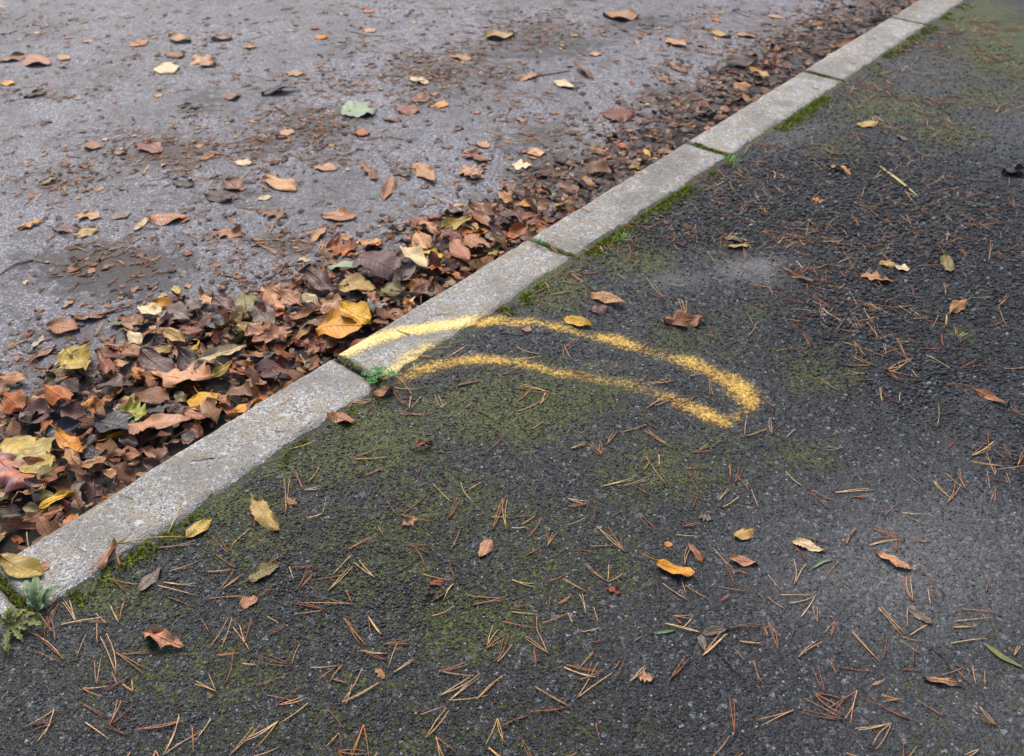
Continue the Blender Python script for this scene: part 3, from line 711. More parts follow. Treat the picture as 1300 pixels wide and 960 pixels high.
# traced leaves: surface, tile, base x,y, tip x,y, width ratio, kind, colour, curl 0..1, own label or None, stalk px or None
P_, R_ = 'path', 'road'
LEAVES = [
 (P_, 'A', 735, 375, 825, 300, .6, 'oval', 'ymot', .2, 'yellow and brown oval leaf with a long thin stalk reaching onto the kerb', (470, 405)),
 (P_, 'A', 550, 590, 630, 490, .5, 'oval', 'grey', .1, 'thin grey-brown decayed leaf with needles across it on the mossy path edge', None),
 (P_, 'A', 565, 765, 720, 800, .36, 'scrap', 'pink', 1.0, 'curled chestnut brown leaf arched alone on the dark path near the rosette weed', None),
 (P_, 'A', 400, 510, 455, 410, .42, 'narrow', 'pink', .6, 'twisted pinkish leaf hanging over the path-side edge of the kerb', None),
 (P_, 'A', 10, 465, 165, 530, .42, 'oval', 'ymot', .35, 'yellow and brown oval leaf lying across the kerb joint by the rosette weed', None),
 (P_, 'A', 150, 495, 195, 500, .7, 'oval', 'salmon', .1, 'tiny pink leaf scrap on the kerb beside the rosette weed', None),
 (P_, 'X', 305, 766, 327, 757, 1.0, 'birch', 'salmon', .15, 'small salmon red toothed leaf on the dark mossy path', None),
 (P_, 'X', 323, 636, 354, 673, .55, 'birch', 'ytan', .2, 'straw yellow brown-spotted toothed leaf on the path beside the kerb', None),
 (P_, 'X', 316, 736, 353, 716, .55, 'oval', 'olive', .1, 'dull olive-grey leaf under a long needle on the dark path', None),
 (P_, 'F', 635, 310, 572, 335, .6, 'lobed', 'pink', .3, 'small pinkish lobed leaf beneath a fan of pine needles', None),
 (P_, 'F', 915, 390, 880, 455, .9, 'birch', 'pink', .2, 'pinkish brown triangular leaf on the open dark path', None),
 (P_, 'F', 680, 558, 740, 550, .5, 'scrap', 'red', .2, None, None),
 (P_, 'F', 470, 890, 505, 925, .6, 'scrap', 'pink', .2, None, None),
 (P_, 'F', 112, 228, 160, 245, .6, 'scrap', 'salmon', .3, None, None),
 (P_, 'F', 660, 625, 740, 592, .4, 'scrap', 'dark', .3, None, None),
 (P_, 'G', 570, 492, 712, 525, .38, 'oval', 'ylor', .35, 'amber yellow crinkled leaf on the open path with needles below it', None),
 (P_, 'G', 690, 405, 750, 475, .36, 'narrow', 'salmon', .2, 'narrow chestnut leaf among crossed needles on the open path', None),
 (P_, 'G', 735, 290, 790, 300, .8, 'lobed', 'grey', .2, 'small grey lobed leaf on the pale part of the path', None),
 (P_, 'G', 880, 380, 945, 345, .6, 'oval', 'ytan', .3, 'straw coloured oval leaf on the pale part of the path', None),
 (P_, 'G', 850, 465, 960, 475, .3, 'oval', 'pink', .2, None, None),
 (P_, 'G', 603, 405, 628, 408, .7, 'oval', 'ylor', .2, 'tiny amber yellow leaf scrap on the open path', None),
 (P_, 'G', 740, 765, 850, 735, .26, 'narrow', 'grey', .2, 'narrow grey-brown leaf joined to a long dark stalk on the path', (1000, 725)),
 (P_, 'G', 735, 765, 760, 825, .5, 'oval', 'grey', .2, None, None),
 (P_, 'G', 370, 572, 428, 598, .6, 'lobed', 'red', .4, 'small curled red-brown lobed leaf on the mossy path', None),
 (P_, 'G', 500, 930, 555, 935, .8, 'lobed', 'pink', .2, None, None),
 (P_, 'H', 100, 398, 222, 428, .42, 'birch', 'cream', .2, 'cream pointed leaf on the pale grey part of the path', None),
 (P_, 'H', 555, 495, 425, 435, .42, 'birch', 'peach', .25, 'peach tan toothed leaf with serrated edge on the pale grey path', (600, 490)),
 (P_, 'H', 545, 650, 645, 715, .6, 'scrap', 'grey', .05, 'thin see-through decayed leaf remnant on the pale grey path', None),
 (P_, 'H', 615, 935, 750, 950, .2, 'narrow', 'pink', .2, 'long narrow pinkish leaf among needles on the pale path', None),
 (P_, 'K', 305, 295, 442, 335, .28, 'oval', 'tan', .2, 'tan boat-shaped leaf on the path above the yellow paint loop', None),
 (P_, 'K', 372, 345, 310, 352, .6, 'oval', 'purple', .2, 'small purplish leaf with a stalk by the yellow paint loop', (410, 390)),
 (P_, 'K', 205, 383, 312, 412, .36, 'oval', 'yellow', .2, 'bright yellow pointed leaf lying on the yellow paint loop', None),
 (P_, 'K', 605, 405, 752, 388, .38, 'lobed', 'salmon', .35, 'brown star-lobed leaf with needles behind it on the path', None),
 (P_, 'K', 835, 70, 910, 78, .32, 'oval', 'olive', .1, 'olive oval leaf among needles near the pale patch of path', None),
 (P_, 'K', 845, 107, 930, 100, .18, 'narrow', 'ytan', .1, None, None),
 (P_, 'L', 370, 212, 487, 238, .45, 'lobed', 'pink', .3, 'pinkish grey lobed leaf below a cream leaf on the coarse dark path', None),
 (P_, 'L', 438, 163, 505, 178, .4, 'oval', 'ytan', .3, 'straw leaf joined to a cream leaf on the coarse dark path', None),
 (P_, 'L', 498, 180, 556, 188, .7, 'oval', 'cream', .3, 'glossy cream leaf above the pinkish lobed leaf on the coarse path', None),
 (P_, 'L', 690, 140, 722, 202, .8, 'oval', 'olive', .2, 'greyish olive oval leaf on the coarse dark path', None),
 (P_, 'L', 725, 362, 768, 318, .5, 'oval', 'tan', .3, None, None),
 (P_, 'L', 805, 668, 942, 726, .24, 'narrow', 'salmon', .2, 'long pinkish brown willow-shaped leaf on the coarse dark path', (700, 640)),
 (P_, 'L', 80, 207, 182, 245, .2, 'narrow', 'brown', .3, 'slim curled brown leaf beside the pale patch of path', None),
 (P_, 'J', 250, 655, 322, 685, .4, 'oval', 'tan', .3, None, None),
 (P_, 'J', 175, 782, 220, 792, .6, 'lobed', 'ylor', .3, 'small amber leaf with raised stalk on the coarse path', None),
 (P_, 'J', 355, 492, 430, 480, .35, 'oval', 'ytan', .2, None, None),
 (P_, 'J', 925, 682, 1010, 672, .35, 'narrow', 'dark', .6, 'twisted dark brown leaf on the pale far part of the path', None),
 (P_, 'J', 505, 530, 548, 550, .8, 'oval', 'grey', .1, None, None),
 (P_, 'V', 330, 535, 425, 492, .55, 'oval', 'salmon', .6, 'folded red-brown leaf tucked under the small clover weed', None),
 (P_, 'V', 768, 440, 800, 442, .8, 'scrap', 'red', .8, 'tiny curled red scrap of leaf below the yellow paint', None),
 (P_, 'V', 1140, 158, 1188, 172, .8, 'oval', 'pink', .2, 'small pinkish leaf inside the yellow paint loop', None),
 (P_, 'E', 285, 772, 382, 792, .4, 'oval', 'salmon', .5, 'small curled brown leaf at the path edge of the kerb', None),
 (P_, 'E', 622, 912, 690, 882, .5, 'lobed', 'red', .5, 'small crumpled red-brown leaf on the mossy path below the paint', None),
 # road
 (R_, 'C', 0, 245, 105, 222, .4, 'oval', 'brown', .6, None, None), (R_, 'C', 105, 230, 195, 258, .4, 'oval', 'salmon', .1, None, None),
 (R_, 'C', 528, 166, 568, 180, .8, 'oval', 'orange', .1, None, None), (R_, 'C', 665, 155, 752, 165, .35, 'oval', 'tan', .3, None, None),
 (R_, 'C', 830, 155, 912, 155, .3, 'oval', 'brown', .3, None, None), (R_, 'C', 958, 190, 1008, 186, .6, 'lobed', 'ylor', .3, None, None),
 (R_, 'C', 235, 220, 268, 238, .5, 'oval', 'tan', .3, None, None), (R_, 'C', 660, 205, 716, 228, .6, 'scrap', 'brown', .4, None, None),
 (R_, 'C', 750, 220, 858, 270, .6, 'lobed', 'tan', .6, 'crumpled tan lobed leaf on the open grey road', None), (R_, 'C', 632, 258, 682, 290, .75, 'oval', 'cream', .3, 'cream oval leaf alone on the open grey road', None),
 (R_, 'C', 0, 332, 62, 330, .4, 'oval', 'ylor', .2, 'amber leaf on the bare road beyond the leaf drift', None), (R_, 'C', 603, 380, 642, 374, .8, 'scrap', 'peach', .1, 'small square peach leaf scrap on the open grey road', None),
 (R_, 'C', 885, 390, 946, 378, .65, 'oval', 'brown', .4, None, None), (R_, 'C', 715, 428, 792, 418, .4, 'scrap', 'dark', .5, None, None),
 (R_, 'C', 98, 388, 182, 368, .35, 'narrow', 'dark', .6, None, None), (R_, 'C', 335, 572, 396, 582, .6, 'oval', 'salmon', .2, None, None),
 (R_, 'C', 788, 632, 846, 608, .4, 'oval', 'orange', .3, None, None), (R_, 'C', 922, 640, 992, 646, .38, 'oval', 'cream', .2, 'pale straw-cream leaf on the grey road with a dark stain above', None),
 (R_, 'C', 168, 730, 222, 702, .8, 'oval', 'olive', .2, None, None), (R_, 'C', 888, 715, 942, 752, .7, 'oval', 'brown', .3, None, None),
 (R_, 'C', 300, 848, 402, 858, .42, 'lobed', 'peach', .2, None, None), (R_, 'C', 75, 905, 176, 868, .45, 'lobed', 'ylor', .7, None, None),
 (R_, 'C', 208, 902, 322, 908, .3, 'oval', 'purple', .1, None, None), (R_, 'C', 295, 935, 392, 905, .4, 'oval', 'ytan', .3, None, None),
 (R_, 'C', 528, 912, 582, 858, .55, 'oval', 'cream', .3, 'pale cream leaf standing on edge in the dark litter patch on the road', None), (R_, 'C', 590, 862, 732, 858, .4, 'oval', 'salmon', .1, None, None),
 (R_, 'C', 808, 775, 912, 792, .35, 'oval', 'dark', .4, None, None), (R_, 'C', 680, 715, 762, 732, .5, 'scrap', 'dark', .4, None, None),
 (R_, 'C', 530, 572, 640, 602, .4, 'scrap', 'red', .2, None, None), (R_, 'C', 840, 920, 964, 932, .4, 'lobed', 'salmon', .6, None, None),
 (R_, 'C', 450, 835, 502, 856, .8, 'oval', 'grey', .1, None, None),
 (R_, 'D', 422, 42, 462, 50, .6, 'oval', 'orange', .2, None, None), (R_, 'D', 214, 110, 248, 114, .7, 'oval', 'red', .2, None, None),
 (R_, 'D', 233, 152, 278, 144, .6, 'oval', 'ylor', .4, None, None), (R_, 'D', 424, 118, 466, 126, .7, 'scrap', 'peach', .1, None, None),
 (R_, 'D', 902, 152, 1010, 138, .45, 'oval', 'ytan', .4, None, None), (R_, 'D', 118, 288, 182, 298, .5, 'scrap', 'tan', .5, None, None),
 (R_, 'D', 608, 308, 678, 332, .4, 'oval', 'cream', .3, None, None), (R_, 'D', 768, 222, 852, 236, .35, 'oval', 'tan', .4, None, None),
 (R_, 'D', 28, 376, 152, 354, .25, 'narrow', 'dark', .5, None, None), (R_, 'D', 470, 432, 335, 446, .75, 'round', 'green', .25, 'pale green rounded leaf, the only green one on the road', (310, 436)),
 (R_, 'D', 562, 446, 634, 428, .7, 'round', 'red', .2, 'red-brown leaf beside the pale green leaf on the road', None), (R_, 'D', 612, 392, 684, 388, .75, 'round', 'red', .2, 'rounded red-brown leaf touching another red leaf on the road', None),
 (R_, 'D', 702, 412, 756, 416, .6, 'oval', 'ylor', .2, None, None), (R_, 'D', 388, 522, 448, 528, .6, 'oval', 'orange', .2, 'small orange leaf just below the pale green leaf', None),
 (R_, 'D', 500, 472, 572, 476, .35, 'scrap', 'red', .1, None, None), (R_, 'D', 98, 520, 148, 526, .7, 'oval', 'peach', .2, None, None),
 (R_, 'D', 612, 645, 712, 738, .66, 'birch', 'tan', .15, 'large flat tan oval leaf with visible veins on the road', None), (R_, 'D', 528, 668, 614, 696, .4, 'scrap', 'dark', .5, None, None),
 (R_, 'D', 532, 700, 506, 790, .55, 'narrow', 'salmon', .2, 'narrow tan leaf below the large veined leaf on the road', None), (R_, 'D', 808, 676, 894, 702, .7, 'lobed', 'peach', .4, None, None),
 (R_, 'D', 414, 650, 472, 712, .5, 'scrap', 'brown', .4, None, None), (R_, 'D', 38, 702, 154, 752, .4, 'oval', 'tan', .6, None, None),
 (R_, 'D', 228, 660, 318, 668, .35, 'oval', 'pink', .3, None, None), (R_, 'D', 808, 604, 924, 642, .4, 'lobed', 'brown', .4, None, None),
 (R_, 'D', 868, 564, 914, 582, .7, 'oval', 'peach', .3, None, None), (R_, 'D', 8, 788, 62, 774, .4, 'oval', 'cream', .2, None, None),
 (R_, 'D', 28, 836, 122, 856, .5, 'lobed', 'brown', .4, None, None), (R_, 'D', 258, 852, 394, 858, .35, 'oval', 'salmon', .1, None, None),
 (R_, 'D', 224, 955, 268, 900, .7, 'oval', 'tan', .3, None, None), (R_, 'D', 588, 885, 742, 855, .3, 'lobed', 'red', .4, None, None),
 (R_, 'I', 362, 66, 494, 66, .5, 'oval', 'tan', .5, 'curled tan leaf with pale rim on the far grey road', None), (R_, 'I', 698, 104, 758, 112, .4, 'oval', 'brown', .4, None, None),
 (R_, 'I', 764, 130, 858, 150, .25, 'narrow', 'ytan', .2, None, None), (R_, 'I', 884, 138, 962, 148, .3, 'oval', 'tan', .3, None, None),
 (R_, 'I', 604, 158, 684, 188, .5, 'oval', 'peach', .3, None, None), (R_, 'I', 783, 74, 816, 88, .7, 'oval', 'orange', .2, None, None),
 (R_, 'I', 308, 214, 352, 216, .5, 'oval', 'peach', .2, None, None), (R_, 'I', 164, 324, 242, 352, .42, 'oval', 'cream', .2, None, None),
 (R_, 'I', 244, 268, 322, 312, .35, 'narrow', 'brown', .3, None, None), (R_, 'I', 24, 318, 92, 298, .5, 'scrap', 'tan', .4, None, (225, 280)),
 (R_, 'I', 354, 452, 474, 456, .85, 'round', 'red', .15, 'large rounded red-brown leaf at the edge of the drift', (435, 405)), (R_, 'I', 0, 652, 78, 656, .7, 'lobed', 'cream', .3, 'cream lobed leaf, very pale, on the dark crushed litter', None),
 (R_, 'I', 58, 604, 132, 600, .5, 'oval', 'peach', .2, None, None), (R_, 'I', 828, 264, 958, 250, .35, 'oval', 'grey', .4, None, None),
 (R_, 'I', 283, 678, 388, 692, .45, 'oval', 'brown', .3, None, None), (R_, 'I', 514, 622, 542, 638, .6, 'oval', 'yellow', .2, 'small bright yellow leaf in the drift by the grass tuft joint', None),
 (R_, 'I', 928, 298, 1010, 312, .4, 'oval', 'ytan', .3, None, None), (R_, 'I', 868, 354, 934, 358, .6, 'oval', 'tan', .3, None, None),
 (R_, 'I', 600, 250, 690, 290, .3, 'oval', 'brown', .5, None, None), (R_, 'I', 560, 300, 640, 340, .4, 'lobed', 'brown', .4, None, None),
 (R_, 'J', 0, 65, 55, 72, .4, 'oval', 'peach', .2, None, None), (R_, 'J', 270, 205, 340, 175, .4, 'oval', 'brown', .3, None, None),
 # leaf heap against the kerb
 (R_, 'M', 420, 120, 690, 140, .42, 'oval', 'salmon', .3, 'salmon brown folded leaf at the outer edge of the heap', None), (R_, 'M', 230, 205, 305, 130, .6, 'oval', 'red', .5, None, None),
 (R_, 'M', 300, 295, 370, 185, .7, 'oval', 'white', .5, 'greyish white curled leaf at the outer edge of the heap', None), (R_, 'M', 270, 420, 482, 285, .35, 'oval', 'pink', .2, None, None),
 (R_, 'M', 425, 655, 590, 505, .6, 'oval', 'olive', .3, 'dull olive leaf beside a mottled yellow leaf at the heap edge', None), (R_, 'M', 600, 385, 765, 565, .8, 'birch', 'ymot', .25, 'mottled yellow and brown leaf with a dark tip at the heap edge', None),
 (R_, 'M', 715, 355, 802, 405, .6, 'scrap', 'salmon', .2, None, None), (R_, 'M', 420, 735, 662, 850, .4, 'oval', 'orange', .4, 'orange oval leaf in the heap near the large yellow leaf', None),
 (R_, 'M', 228, 803, 412, 768, .25, 'oval', 'ytan', .3, None, None), (R_, 'M', 45, 780, 212, 880, .6, 'oval', 'orange', .5, None, None),
 (R_, 'M', 718, 838, 855, 755, .5, 'oval', 'ylor', .4, None, None), (R_, 'M', 815, 880, 1015, 790, .55, 'lobed', 'orange', .4, 'rusty orange lobed leaf in the middle of the heap', None),
 (R_, 'M', 1000, 862, 1112, 848, .4, 'oval', 'white', .3, None, None), (R_, 'M', 868, 695, 1162, 640, .38, 'oval', 'purple', .3, None, None), (R_, 'M', 228, 910, 442, 880, .5, 'oval', 'purple', .4, None, None),
 (R_, 'M', 560, 870, 760, 920, .5, 'oval', 'purple', .4, None, None), (R_, 'M', 640, 45, 935, 8, .22, 'narrow', 'brown', .8, 'rolled brown strip of leaf beyond the heap on the road', None),
 (R_, 'M', 20, 600, 250, 590, .3, 'oval', 'tan', .3, None, None), (R_, 'M', 880, 400, 1000, 580, .35, 'oval', 'red', .4, None, None), (R_, 'M', 560, 620, 700, 720, .5, 'oval', 'dark', .3, None, None),
 (R_, 'N', 70, 290, 460, 480, .80, 'birch', 'ymot', .2, 'large mottled pale yellow leaf partly under the orange oak leaf', None), (R_, 'N', 90, 385, 312, 325, .45, 'oval', 'ygreen', .3, 'yellow-green leaf on top of the large pale yellow leaf', None),
 (R_, 'N', -40, 420, 290, 600, .62, 'oak', 'orpur', .25, 'orange and purple lobed oak leaf at the kerb in the heap', None), (R_, 'N', 620, 420, 400, 620, .75, 'lobed', 'red', .35, 'broad red-brown leaf with a pale thin stalk in the heap', None),
 (R_, 'N', 565, 375, 725, 500, .4, 'birch', 'tan', .5, None, None), (R_, 'N', 690, 480, 925, 385, .50, 'birch', 'tan', .6, 'tan leaf with saw-toothed edge raised above a dark gap by the kerb', None),
 (R_, 'N', 500, 240, 700, 350, .35, 'oval', 'ylor', .5, 'orange leaf with a yellow rim in the heap', None), (R_, 'N', 645, 395, 872, 315, .45, 'oval', 'slate', .4, None, None),
 (R_, 'N', 398, 205, 664, 95, .45, 'oval', 'slate', .5, None, None), (R_, 'N', 355, 170, 425, 55, .7, 'oval', 'orange', .4, None, None), (R_, 'N', 660, 235, 805, 105, .35, 'oval', 'red', .5, None, None),
 (R_, 'N', 815, 110, 1085, 165, .65, 'oval', 'slate', .4, None, None), (R_, 'N', 920, 240, 1085, 150, .4, 'oval', 'ylor', .8, None, None), (R_, 'N', 345, 795, 620, 670, .32, 'oval', 'yellow', .3, 'long yellow leaf lying along the kerb in the heap', None),
 (R_, 'N', 350, 845, 530, 770, .45, 'oval', 'salmon', .4, None, None), (R_, 'N', 410, 605, 200, 690, .5, 'birch', 'tan', .5, 'tan leaf with a long stalk trailing beside the kerb', (80, 780)),
 (R_, 'N', 610, 640, 700, 560, .8, 'oval', 'grey', .4, None, None), (R_, 'N', 0, 860, 200, 800, .5, 'oval', 'dark', .4, None, None), (R_, 'N', 210, 790, 340, 800, .4, 'oval', 'olive', .4, None, None),
 (R_, 'N', 200, 20, 420, 40, .6, 'oval', 'purple', .4, None, None), (R_, 'N', 0, 250, 120, 180, .5, 'oval', 'slate', .4, None, None), (R_, 'N', 920, 380, 1060, 320, .6, 'oval', 'brown', .6, None, None),
 (R_, 'N', 860, 510, 990, 480, .4, 'oval', 'tan', .6, None, None), (R_, 'N', 220, 900, 400, 800, .35, 'oval', 'brown', .5, None, None),
 (R_, 'O', 118, 190, 305, 235, .4, 'oval', 'cream', .4, 'cream curled leaf beside a yellow one at the outer heap edge', None), (R_, 'O', 235, 150, 410, 178, .4, 'oval', 'ylor', .4, None, None),
 (R_, 'O', 618, 105, 745, 152, .65, 'scrap', 'peach', .3, 'peach blunt-ended leaf at the outer heap edge', None), (R_, 'O', 960, 100, 1010, 245, .8, 'oval', 'olive', .3, None, None),
 (R_, 'O', 760, 375, 955, 265, .35, 'oval', 'ytan', .8, 'straw yellow leaf arched into a hoop in the heap', None), (R_, 'O', 920, 330, 1035, 375, .65, 'oval', 'ymot', .4, None, None),
 (R_, 'O', 1015, 390, 1250, 440, .75, 'lobed', 'pink', .3, 'pinkish spotted lobed leaf lying flat in the heap', None), (R_, 'O', 638, 665, 968, 488, .42, 'birch', 'cream', .25, 'large cream pointed leaf with brown freckles high in the heap', None),
 (R_, 'O', 712, 740, 872, 630, .4, 'oval', 'ymot', .4, None, None), (R_, 'O', 1130, 100, 1290, 200, .6, 'lobed', 'peach', .4, None, None), (R_, 'O', 222, 755, 705, 790, .42, 'oak', 'peach', .3, 'long peach tan oak leaf with wavy edge across the heap', None),
 (R_, 'O', 185, 545, 385, 495, .45, 'oval', 'ytan', .4, None, None), (R_, 'O', 32, 400, 142, 455, .5, 'oval', 'cream', .5, None, None), (R_, 'O', 108, 505, 255, 400, .4, 'oval', 'dark', .6, None, None),
 (R_, 'O', 400, 515, 515, 560, .7, 'scrap', 'salmon', .4, None, None), (R_, 'O', 545, 525, 600, 455, .6, 'oval', 'yellow', .6, None, None), (R_, 'O', 160, 595, 395, 705, .5, 'oval', 'purple', .4, None, None),
 (R_, 'O', 1030, 605, 1245, 540, .4, 'oval', 'slate', .4, None, None), (R_, 'O', 838, 870, 1025, 885, .6, 'oval', 'brown', .3, None, None), (R_, 'O', 895, 625, 975, 690, .7, 'scrap', 'red', .3, None, None),
 (R_, 'O', 20, 490, 110, 560, .7, 'oval', 'salmon', .4, None, None), (R_, 'O', 600, 560, 720, 640, .6, 'oval', 'brown', .4, None, None), (R_, 'O', 440, 560, 600, 720, .6, 'oval', 'dark', .5, None, None),
 (R_, 'O', 300, 200, 520, 260, .5, 'oval', 'grey', .4, None, None), (R_, 'O', 620, 260, 790, 330, .6, 'oval', 'slate', .4, None, None), (R_, 'O', 440, 360, 640, 350, .35, 'oval', 'red', .4, None, None), (R_, 'O', 320, 390, 480, 440, .4, 'oval', 'ytan', .4, None, None),
 (R_, 'O', 790, 400, 910, 380, .7, 'oval', 'brown', .4, None, None), (R_, 'O', 1060, 200, 1200, 300, .7, 'oval', 'grey', .3, None, None), (R_, 'O', 1100, 740, 1270, 700, .5, 'oval', 'purple', .4, None, None), (R_, 'O', 990, 800, 1150, 790, .4, 'oval', 'salmon', .5, None, None),
 (R_, 'O', 720, 130, 900, 200, .5, 'oval', 'purple', .2, None, None), (R_, 'O', 450, 110, 620, 180, .6, 'lobed', 'grey', .3, None, None), (R_, 'O', 60, 230, 150, 290, .6, 'oval', 'brown', .4, None, None), (R_, 'O', 0, 290, 100, 330, .7, 'oval', 'pink', .4, None, None),
 (R_, 'P', 230, 540, 840, 450, .48, 'birch', 'pink', .35, 'large pale brown leaf with saw-toothed edge arched beside the kerb', (920, 480)), (R_, 'P', 900, 160, 1040, 325, .95, 'oval', 'yellow', .25, 'bright yellow oval leaf next to the unpainted kerb stone', None),
 (R_, 'P', 778, 350, 1040, 365, .5, 'birch', 'salmon', .3, 'salmon brown leaf just below the bright yellow oval leaf', None), (R_, 'P', 1095, 185, 1235, 270, .7, 'lobed', 'salmon', .4, 'pinkish red lobed leaf beside the bright yellow oval leaf', None),
 (R_, 'P', 100, 360, 400, 340, .75, 'oak', 'ygreen', .3, 'yellow-green lobed oak leaf in the middle of the heap', None), (R_, 'P', 20, 625, 245, 495, .4, 'oval', 'ylor', .8, None, None), (R_, 'P', 365, 330, 570, 270, .6, 'oval', 'slate', .3, None, None),
 (R_, 'P', 585, 260, 775, 330, .6, 'lobed', 'purple', .4, None, None), (R_, 'P', 160, 190, 320, 220, .5, 'lobed', 'ytan', .4, None, None), (R_, 'P', 290, 140, 590, 210, .6, 'oval', 'brown', .3, None, None), (R_, 'P', 30, 760, 190, 720, .5, 'oval', 'salmon', .5, None, None),
 (R_, 'P', 200, 870, 310, 820, .4, 'oval', 'pink', .5, None, None), (R_, 'P', 1030, 180, 1095, 270, .7, 'oval', 'ygreen', .4, None, None), (R_, 'P', 680, 170, 770, 210, .7, 'oval', 'olive', .4, None, None), (R_, 'P', 120, 640, 300, 660, .4, 'oval', 'dark', .6, None, None),
 (R_, 'P', 560, 660, 740, 585, .25, 'oval', 'pink', .6, None, None),
 (R_, 'Q', 380, 770, 695, 725, .5, 'oval', 'ylor', .35, 'amber orange oval leaf next to the painted kerb stone', None), (R_, 'Q', 570, 645, 770, 690, .65, 'oval', 'yellow', .35, 'bright yellow leaf next to the painted kerb stone', None),
 (R_, 'Q', 680, 270, 965, 320, .75, 'round', 'purple', .25, 'broad purplish brown rounded leaf lying flat on the heap', None), (R_, 'Q', 455, 280, 685, 255, .35, 'oval', 'green', .1, 'faded grey-green leaf at the outer edge of the heap', None),
 (R_, 'Q', 545, 430, 805, 430, .4, 'oval', 'ytan', .3, None, None), (R_, 'Q', 965, 385, 1095, 275, .7, 'oval', 'grey', .4, None, None), (R_, 'Q', 1010, 178, 1205, 272, .38, 'oval', 'cream', .5, 'cream tan curled leaf above a dark hollow in the heap', None),
 (R_, 'Q', 1165, 190, 1310, 205, .4, 'oval', 'yellow', .5, 'deep yellow curled leaf beside the cream curled leaf', None), (R_, 'Q', 450, 115, 655, 115, .65, 'lobed', 'orange', .8, 'crumpled rust brown leaf alone on the road beyond the heap', None),
 (R_, 'Q', 265, 525, 395, 560, .4, 'oval', 'cream', .7, None, None), (R_, 'Q', 905, 575, 715, 610, .65, 'oak', 'grey', .4, None, None), (R_, 'Q', 728, 478, 835, 520, .7, 'lobed', 'salmon', .4, None, None),
 (R_, 'Q', 0, 720, 145, 790, 1.0, 'oak', 'pink', .3, None, None), (R_, 'Q', 10, 620, 155, 590, .4, 'oval', 'orange', .4, None, None), (R_, 'Q', 1030, 560, 1105, 515, .5, 'oval', 'cream', .3, 'small cream leaf tucked against the painted kerb stone', None),
 (R_, 'Q', 518, 10, 642, 20, .4, 'oval', 'tan', .4, None, None), (R_, 'Q', 1120, 40, 1205, 130, .8, 'oval', 'peach', .3, None, None), (R_, 'Q', 1085, 485, 1245, 370, .4, 'oval', 'brown', .5, None, None), (R_, 'Q', 400, 610, 610, 600, .5, 'oval', 'pink', .9, None, None),
 (R_, 'Q', 170, 660, 400, 590, .3, 'oval', 'salmon', .4, None, None), (R_, 'Q', 30, 480, 260, 560, .5, 'lobed', 'pink', .3, None, None), (R_, 'Q', 300, 340, 470, 440, .5, 'oval', 'purple', .3, None, None), (R_, 'Q', 590, 340, 740, 390, .5, 'oval', 'brown', .4, None, None),
 (R_, 'Q', 270, 860, 440, 900, .5, 'lobed', 'salmon', .4, None, None), (R_, 'Q', 400, 860, 520, 830, .6, 'oval', 'brown', .4, None, None), (R_, 'Q', 860, 440, 1000, 450, .7, 'oval', 'olive', .4, None, None),
 (R_, 'R', 438, 535, 628, 470, .4, 'oval', 'ymot', .3, 'pale yellow spotted leaf in the drift between painted stone and grass tuft', None), (R_, 'R', 600, 490, 675, 512, .7, 'oval', 'ytan', .4, None, None),
 (R_, 'R', 590, 600, 758, 655, .65, 'birch', 'salmon', .3, 'salmon tan leaf with clear veins by the grass tuft kerb stone', None), (R_, 'R', 418, 560, 575, 592, .6, 'lobed', 'red', .3, None, None), (R_, 'R', 615, 430, 768, 492, .35, 'oval', 'salmon', .3, None, None),
 (R_, 'R', 880, 580, 1005, 520, .6, 'oval', 'orange', .4, None, None), (R_, 'R', 958, 355, 1045, 345, .5, 'oval', 'ylor', .3, None, None), (R_, 'R', 1168, 360, 1290, 372, .6, 'lobed', 'ytan', .4, None, None), (R_, 'R', 945, 410, 1095, 440, .6, 'lobed', 'red', .4, None, None),
 (R_, 'R', 260, 590, 350, 635, .75, 'oval', 'tan', .3, None, None), (R_, 'R', 188, 452, 295, 445, .5, 'scrap', 'red', .4, None, None), (R_, 'R', 828, 440, 975, 470, .45, 'oval', 'purple', .3, None, None), (R_, 'R', 340, 790, 450, 790, .6, 'lobed', 'orange', .3, None, None),
 (R_, 'R', 750, 690, 810, 660, .6, 'oval', 'ymot', .3, None, None), (R_, 'R', 500, 620, 620, 720, .6, 'oval', 'salmon', .3, None, None), (R_, 'R', 620, 370, 780, 430, .4, 'oval', 'brown', .4, None, None), (R_, 'R', 760, 590, 870, 600, .5, 'oval', 'pink', .4, None, None),
 (R_, 'R', 560, 80, 700, 150, .6, 'lobed', 'peach', .5, None, None), (R_, 'R', 290, 480, 410, 540, .6, 'lobed', 'peach', .4, None, None), (R_, 'R', 820, 280, 910, 340, .5, 'oval', 'tan', .4, None, None), (R_, 'R', 1000, 480, 1140, 460, .3, 'oval', 'red', .3, None, None),
]

def zone_words(s, t):
    if t > T_PATH + .0:
        px, py, _ = to_px(*st2xy(s, t), 0.)
        if py > 600 and px > 860: return 'on the pale grey path'
        if py > 480 and px < 900: return 'on the dark mossy path'
        if px > 900 and py < 480: return 'on the coarse dark path'
        return 'on the path near the paint mark'
    if t > T_ROAD: return 'on the kerb top'
    dd = T_ROAD - t
    if dd < heap_w(s) * 1.02:
        if s < .55: return 'in the leaf heap near the rosette weed'
        if s < .96: return 'in the leaf heap beside the unpainted kerb stone'
        if s < 1.56: return 'in the leaf heap beside the painted kerb stone'
        if s < 2.25: return 'in the leaf drift just past the painted stone'
        return 'in the flattened drift along far kerb stones'
    if dd < heap_w(s) + .35: return 'on the road just outside the leaf heap'
    return 'scattered on the open grey road'

